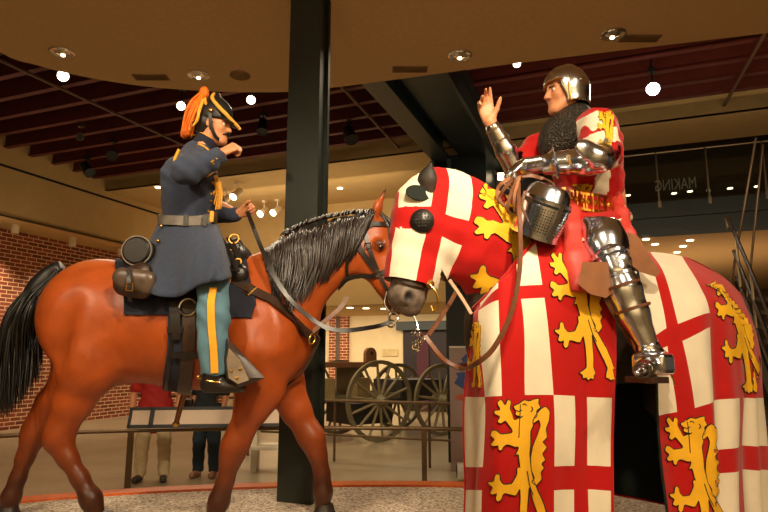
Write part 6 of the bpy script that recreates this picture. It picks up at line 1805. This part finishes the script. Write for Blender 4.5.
# far arm plates
fv = plate('vambrace', [(EL_F + (WR_F - EL_F) * .06, .064), (EL_F + (WR_F - EL_F) * .4, .058), (EL_F + (WR_F - EL_F) * .86, .043)], m='armor_warm')
plate('upper_arm_plate', [(KP(534, 158, -.22), .064), (KP(522, 168, -.25), .062)], m='armor_warm')
S = SDF(k=.02); S.ell(EL_F + [.0, -.03, -.01], (.058, .055, .055)); sdf_mb(S, .006, smooth=2).build('elbow_wing', M['armor_warm'], kn, smooth=180)
for t in (.3, .62, .84):
    c = EL_F + (WR_F - EL_F) * t; ax = unit(WR_F - EL_F); r = .064 - .022 * t
    mb = MB(); mb.lathe([(r - .004, -.005), (r + .004, -.005), (r + .004, .005), (r - .004, .005)], c, ax, 22, closed=True); mb.build('vambrace_ridge', M['steel'], fv)
# leg plates
for s in (1, -1):
    def T(x, y, d): 
        p = KP(x, y, d)
        if s > 0: return p
        f, q, z = toK(p); return K(f, -q, z)
    cu = plate('cuisse', [(T(601, 228, .31), .102), (T(606, 246, .37), .094), (T(613, 264, .42), .076)], flat=(KN, .8), k=.06, extra=lambda S: S.box(T(601, 221, .30) + [0, 0, .10], (.3, .3, .1), (unit([1, 0, -.12]), (0, 1, 0), unit([.12, 0, 1])), rnd=0, k=.004, op=-1))
    pn = plate('knee_plate', [(T(612, 260, .44), .074), (T(617, 272, .46), .071)], flat=(KN, .95))
    S = SDF(k=.02); S.ell(T(621, 262, .50), (.05, .018, .045)); sdf_mb(S, .006).build('knee_wing', M['armor'], pn, smooth=180)
    for q in ((T(610, 256, .44), .079), (T(619, 277, .465), .070)):
        ax = unit(T(620, 280, .47) - T(608, 252, .43)); mb = MB(); mb.lathe([(q[1] - .004, -.007), (q[1] + .005, -.007), (q[1] + .005, .007), (q[1] - .004, .007)], q[0], ax, 26, closed=True); mb.build('knee_lame', M['armor'], pn)
    gr = plate('greave', [(T(618, 274, .465), .066), (T(624, 290, .48), .074), (T(634, 314, .50), .064), (T(646, 342, .52), .047)], flat=(unit(KN + .2 * KH), .95))
    for (x, y, d) in ((622, 286, .48), (632, 309, .50)):
        mb = MB(); ax = unit(T(646, 342, .52) - T(618, 274, .465)); mb.lathe([(.069, -.006), (.078, -.006), (.078, .006), (.069, .006)], T(x, y, d), ax, 26, closed=True); mb.build('greave_strap', M['leather_brown'], gr)
    S = SDF(k=.02); S.cone(T(648, 348, .52), T(656, 360, .52), .05, .05); S.box(T(653, 364, .55), (.045, .05, .026), (unit(KH * .9 + KN * .45), unit(KN * .9 - KH * .45), (0, 0, 1)), rnd=.02); S.cone(T(650, 366, .58), T(637, 373, .66), .046, .014, ((0, 0, 1), .75)); S.ell(T(662, 362, .50), (.04, .04, .036))
    S.box(T(650, 372, .6) + [0, 0, -.055], (.3, .3, .035), rnd=0, k=.004, op=-1)
    sa = sdf_mb(S, .0065, smooth=2).build('sabaton', M['armor'], kn, smooth=180)
    for t in (.1, .4, .7, .95):
        c = T(655, 361, .54) * (1 - t) + T(641, 371, .64) * t; ax = unit(T(641, 371, .64) - T(655, 361, .54)); r = .054 - .022 * t
        mb = MB(); mb.lathe([(r - .004, -.004), (r + .003, -.004), (r + .003, .004), (r - .004, .004)], c, ax, 22, x=(0, 0, 1), sx=.85, closed=True); mb.build('sabaton_lame', M['steel'], sa)
    mb = MB(); mb.strap(smooth_path([T(640, 362, .62), T(650, 364, .62), T(662, 362, .56), T(668, 356, .5)], 4), [KN * s] * 13, .02, .006); mb.build('spur_strap', mat('dark_red_leather', (110, 26, 22), .5), sa)
    mb = MB(); mb.tube(smooth_path([T(661, 358, .52), T(668, 368, .52), T(676, 386, .52)], 5), [.008, .006, .003], 8); mb.build('spur', M['brass'], sa)
    mb = MB(); c = T(646, 372, .60); mb.obox(c + [0, 0, -.03], unit(KH) * .045, KN * .07, (0, 0, .012)); 
    lp = smooth_path([T(643, 356, .46) , T(640, 364, .52), T(641, 374, .58), T(655, 374, .60), T(662, 364, .56), T(655, 352, .48)], 5); mb.tube(lp, .009, 8); mb.build('stirrup', M['leather_dark'], ws)

# great helm hanging in front of the saddle
gt, gb = KP(553, 184, .36), KP(537, 226, .27)
gx = unit(gt - gb)
gh = thing('great_helm', gb, 'steel great helm with eye slit and breath holes hanging before the knight', 'helmet')
fwd = unit(np.array([0.35, -0.93, 0.0]) - gx * np.dot(np.array([0.35, -0.93, 0.0]), gx))
sdv = np.cross(gx, fwd)
prof = [(.112, -.045), (.114, .02), (.116, .09), (.112, .125), (.106, .132), (.098, .165), (.075, .19), (.0, .198)]
inn = [(0, .19), (.09, .16), (.105, .12), (.107, .03), (.105, -.045)]
mb = MB(); mb.lathe(prof + inn if False else prof, gb, gx, 40, x=fwd, sx=1.12, sy=.92)
mb.f = [f for f in mb.f if len(f) == 4]; mb.m = mb.m[:len(mb.f)]
sk = mb.build('skull', M['armor'], gh)
mb = MB(); mb.lathe(inn, gb, gx, 40, x=fwd, sx=1.12, sy=.92); mb.f = [f for f in mb.f if len(f) == 4]; mb.m = mb.m[:len(mb.f)]; mb.build('lining', M['black'], gh)
def rim_(z, r, w_, th, m, nm): 
    mb = MB(); mb.lathe([(r, z), (r + th, z), (r + th, z + w_), (r, z + w_)], gb, gx, 40, x=fwd, sx=1.12, sy=.92, closed=True); return mb.build(nm, m, gh)
rim_(-.047, .110, .012, .006, M['armor'], 'rim'); rim_(.118, .109, .014, .006, M['armor'], 'brow_band')
mb = MB()
def hs(ang, z, r): return gb + gx * z + fwd * (r * 1.12 * math.cos(ang)) + sdv * (r * .92 * math.sin(ang))
for sgn in (1, -1):
    p = [hs(sgn * a, .108, .1165) for a in np.linspace(.12, 1.15, 9)]; mb.strap(p, [unit(q - gb - gx * ((q - gb) @ gx)) for q in p], .012, .002)
mb.build('eye_slit', M['black'], gh)
mb = MB(); p = [hs(0, z, .115) for z in np.linspace(-.045, .125, 6)]; mb.strap(p, [fwd] * 6, .02, .005); mb.build('center_band', M['armor'], gh)
mb = MB()
for i_ in range(9):
    for j_ in range(8):
        for sgn in (1, -1):
            c = hs(sgn * (.22 + .11 * j_), -.012 + .0125 * i_, .1155); n_ = unit(c - gb - gx * ((c - gb) @ gx)); x_, y_ = frame(n_)
            mb.add([c + n_ * .0012 + x_ * .0032 * math.cos(t) + y_ * .0032 * math.sin(t) for t in np.linspace(0, 6.283, 7)[:-1]], [tuple(range(6))])
bh = mb.build('breath_holes', M['black'], gh, smooth=0); bh['kind'] = 'stuff'
band(gh, 'hanging_strap', [gt, KP(545, 180, .22), KP(532, 176, .2), KP(522, 176, .18)], .018, M['leather_brown'])
# leather straps gathered in the rein hand
rs = thing('strap_bundle', KP(508, 190, .17), 'bundle of tan leather straps hanging from the knight\'s steel rein hand', 'strap')
for k_, pts in enumerate(([(516, 176, .18), (506, 186, .2), (499, 198, .18), (504, 207, .2)], [(514, 176, .17), (503, 182, .18), (497, 190, .16), (498, 203, .17)], [(518, 177, .19), (511, 192, .22), (507, 208, .22), (510, 214, .2)], [(519, 177, .2), (514, 196, .23), (515, 212, .22)])):
    band(rs, 'strap', [KP(*p) for p in pts], .015, M['tan_leather'] if k_ % 2 else M['leather_brown'])
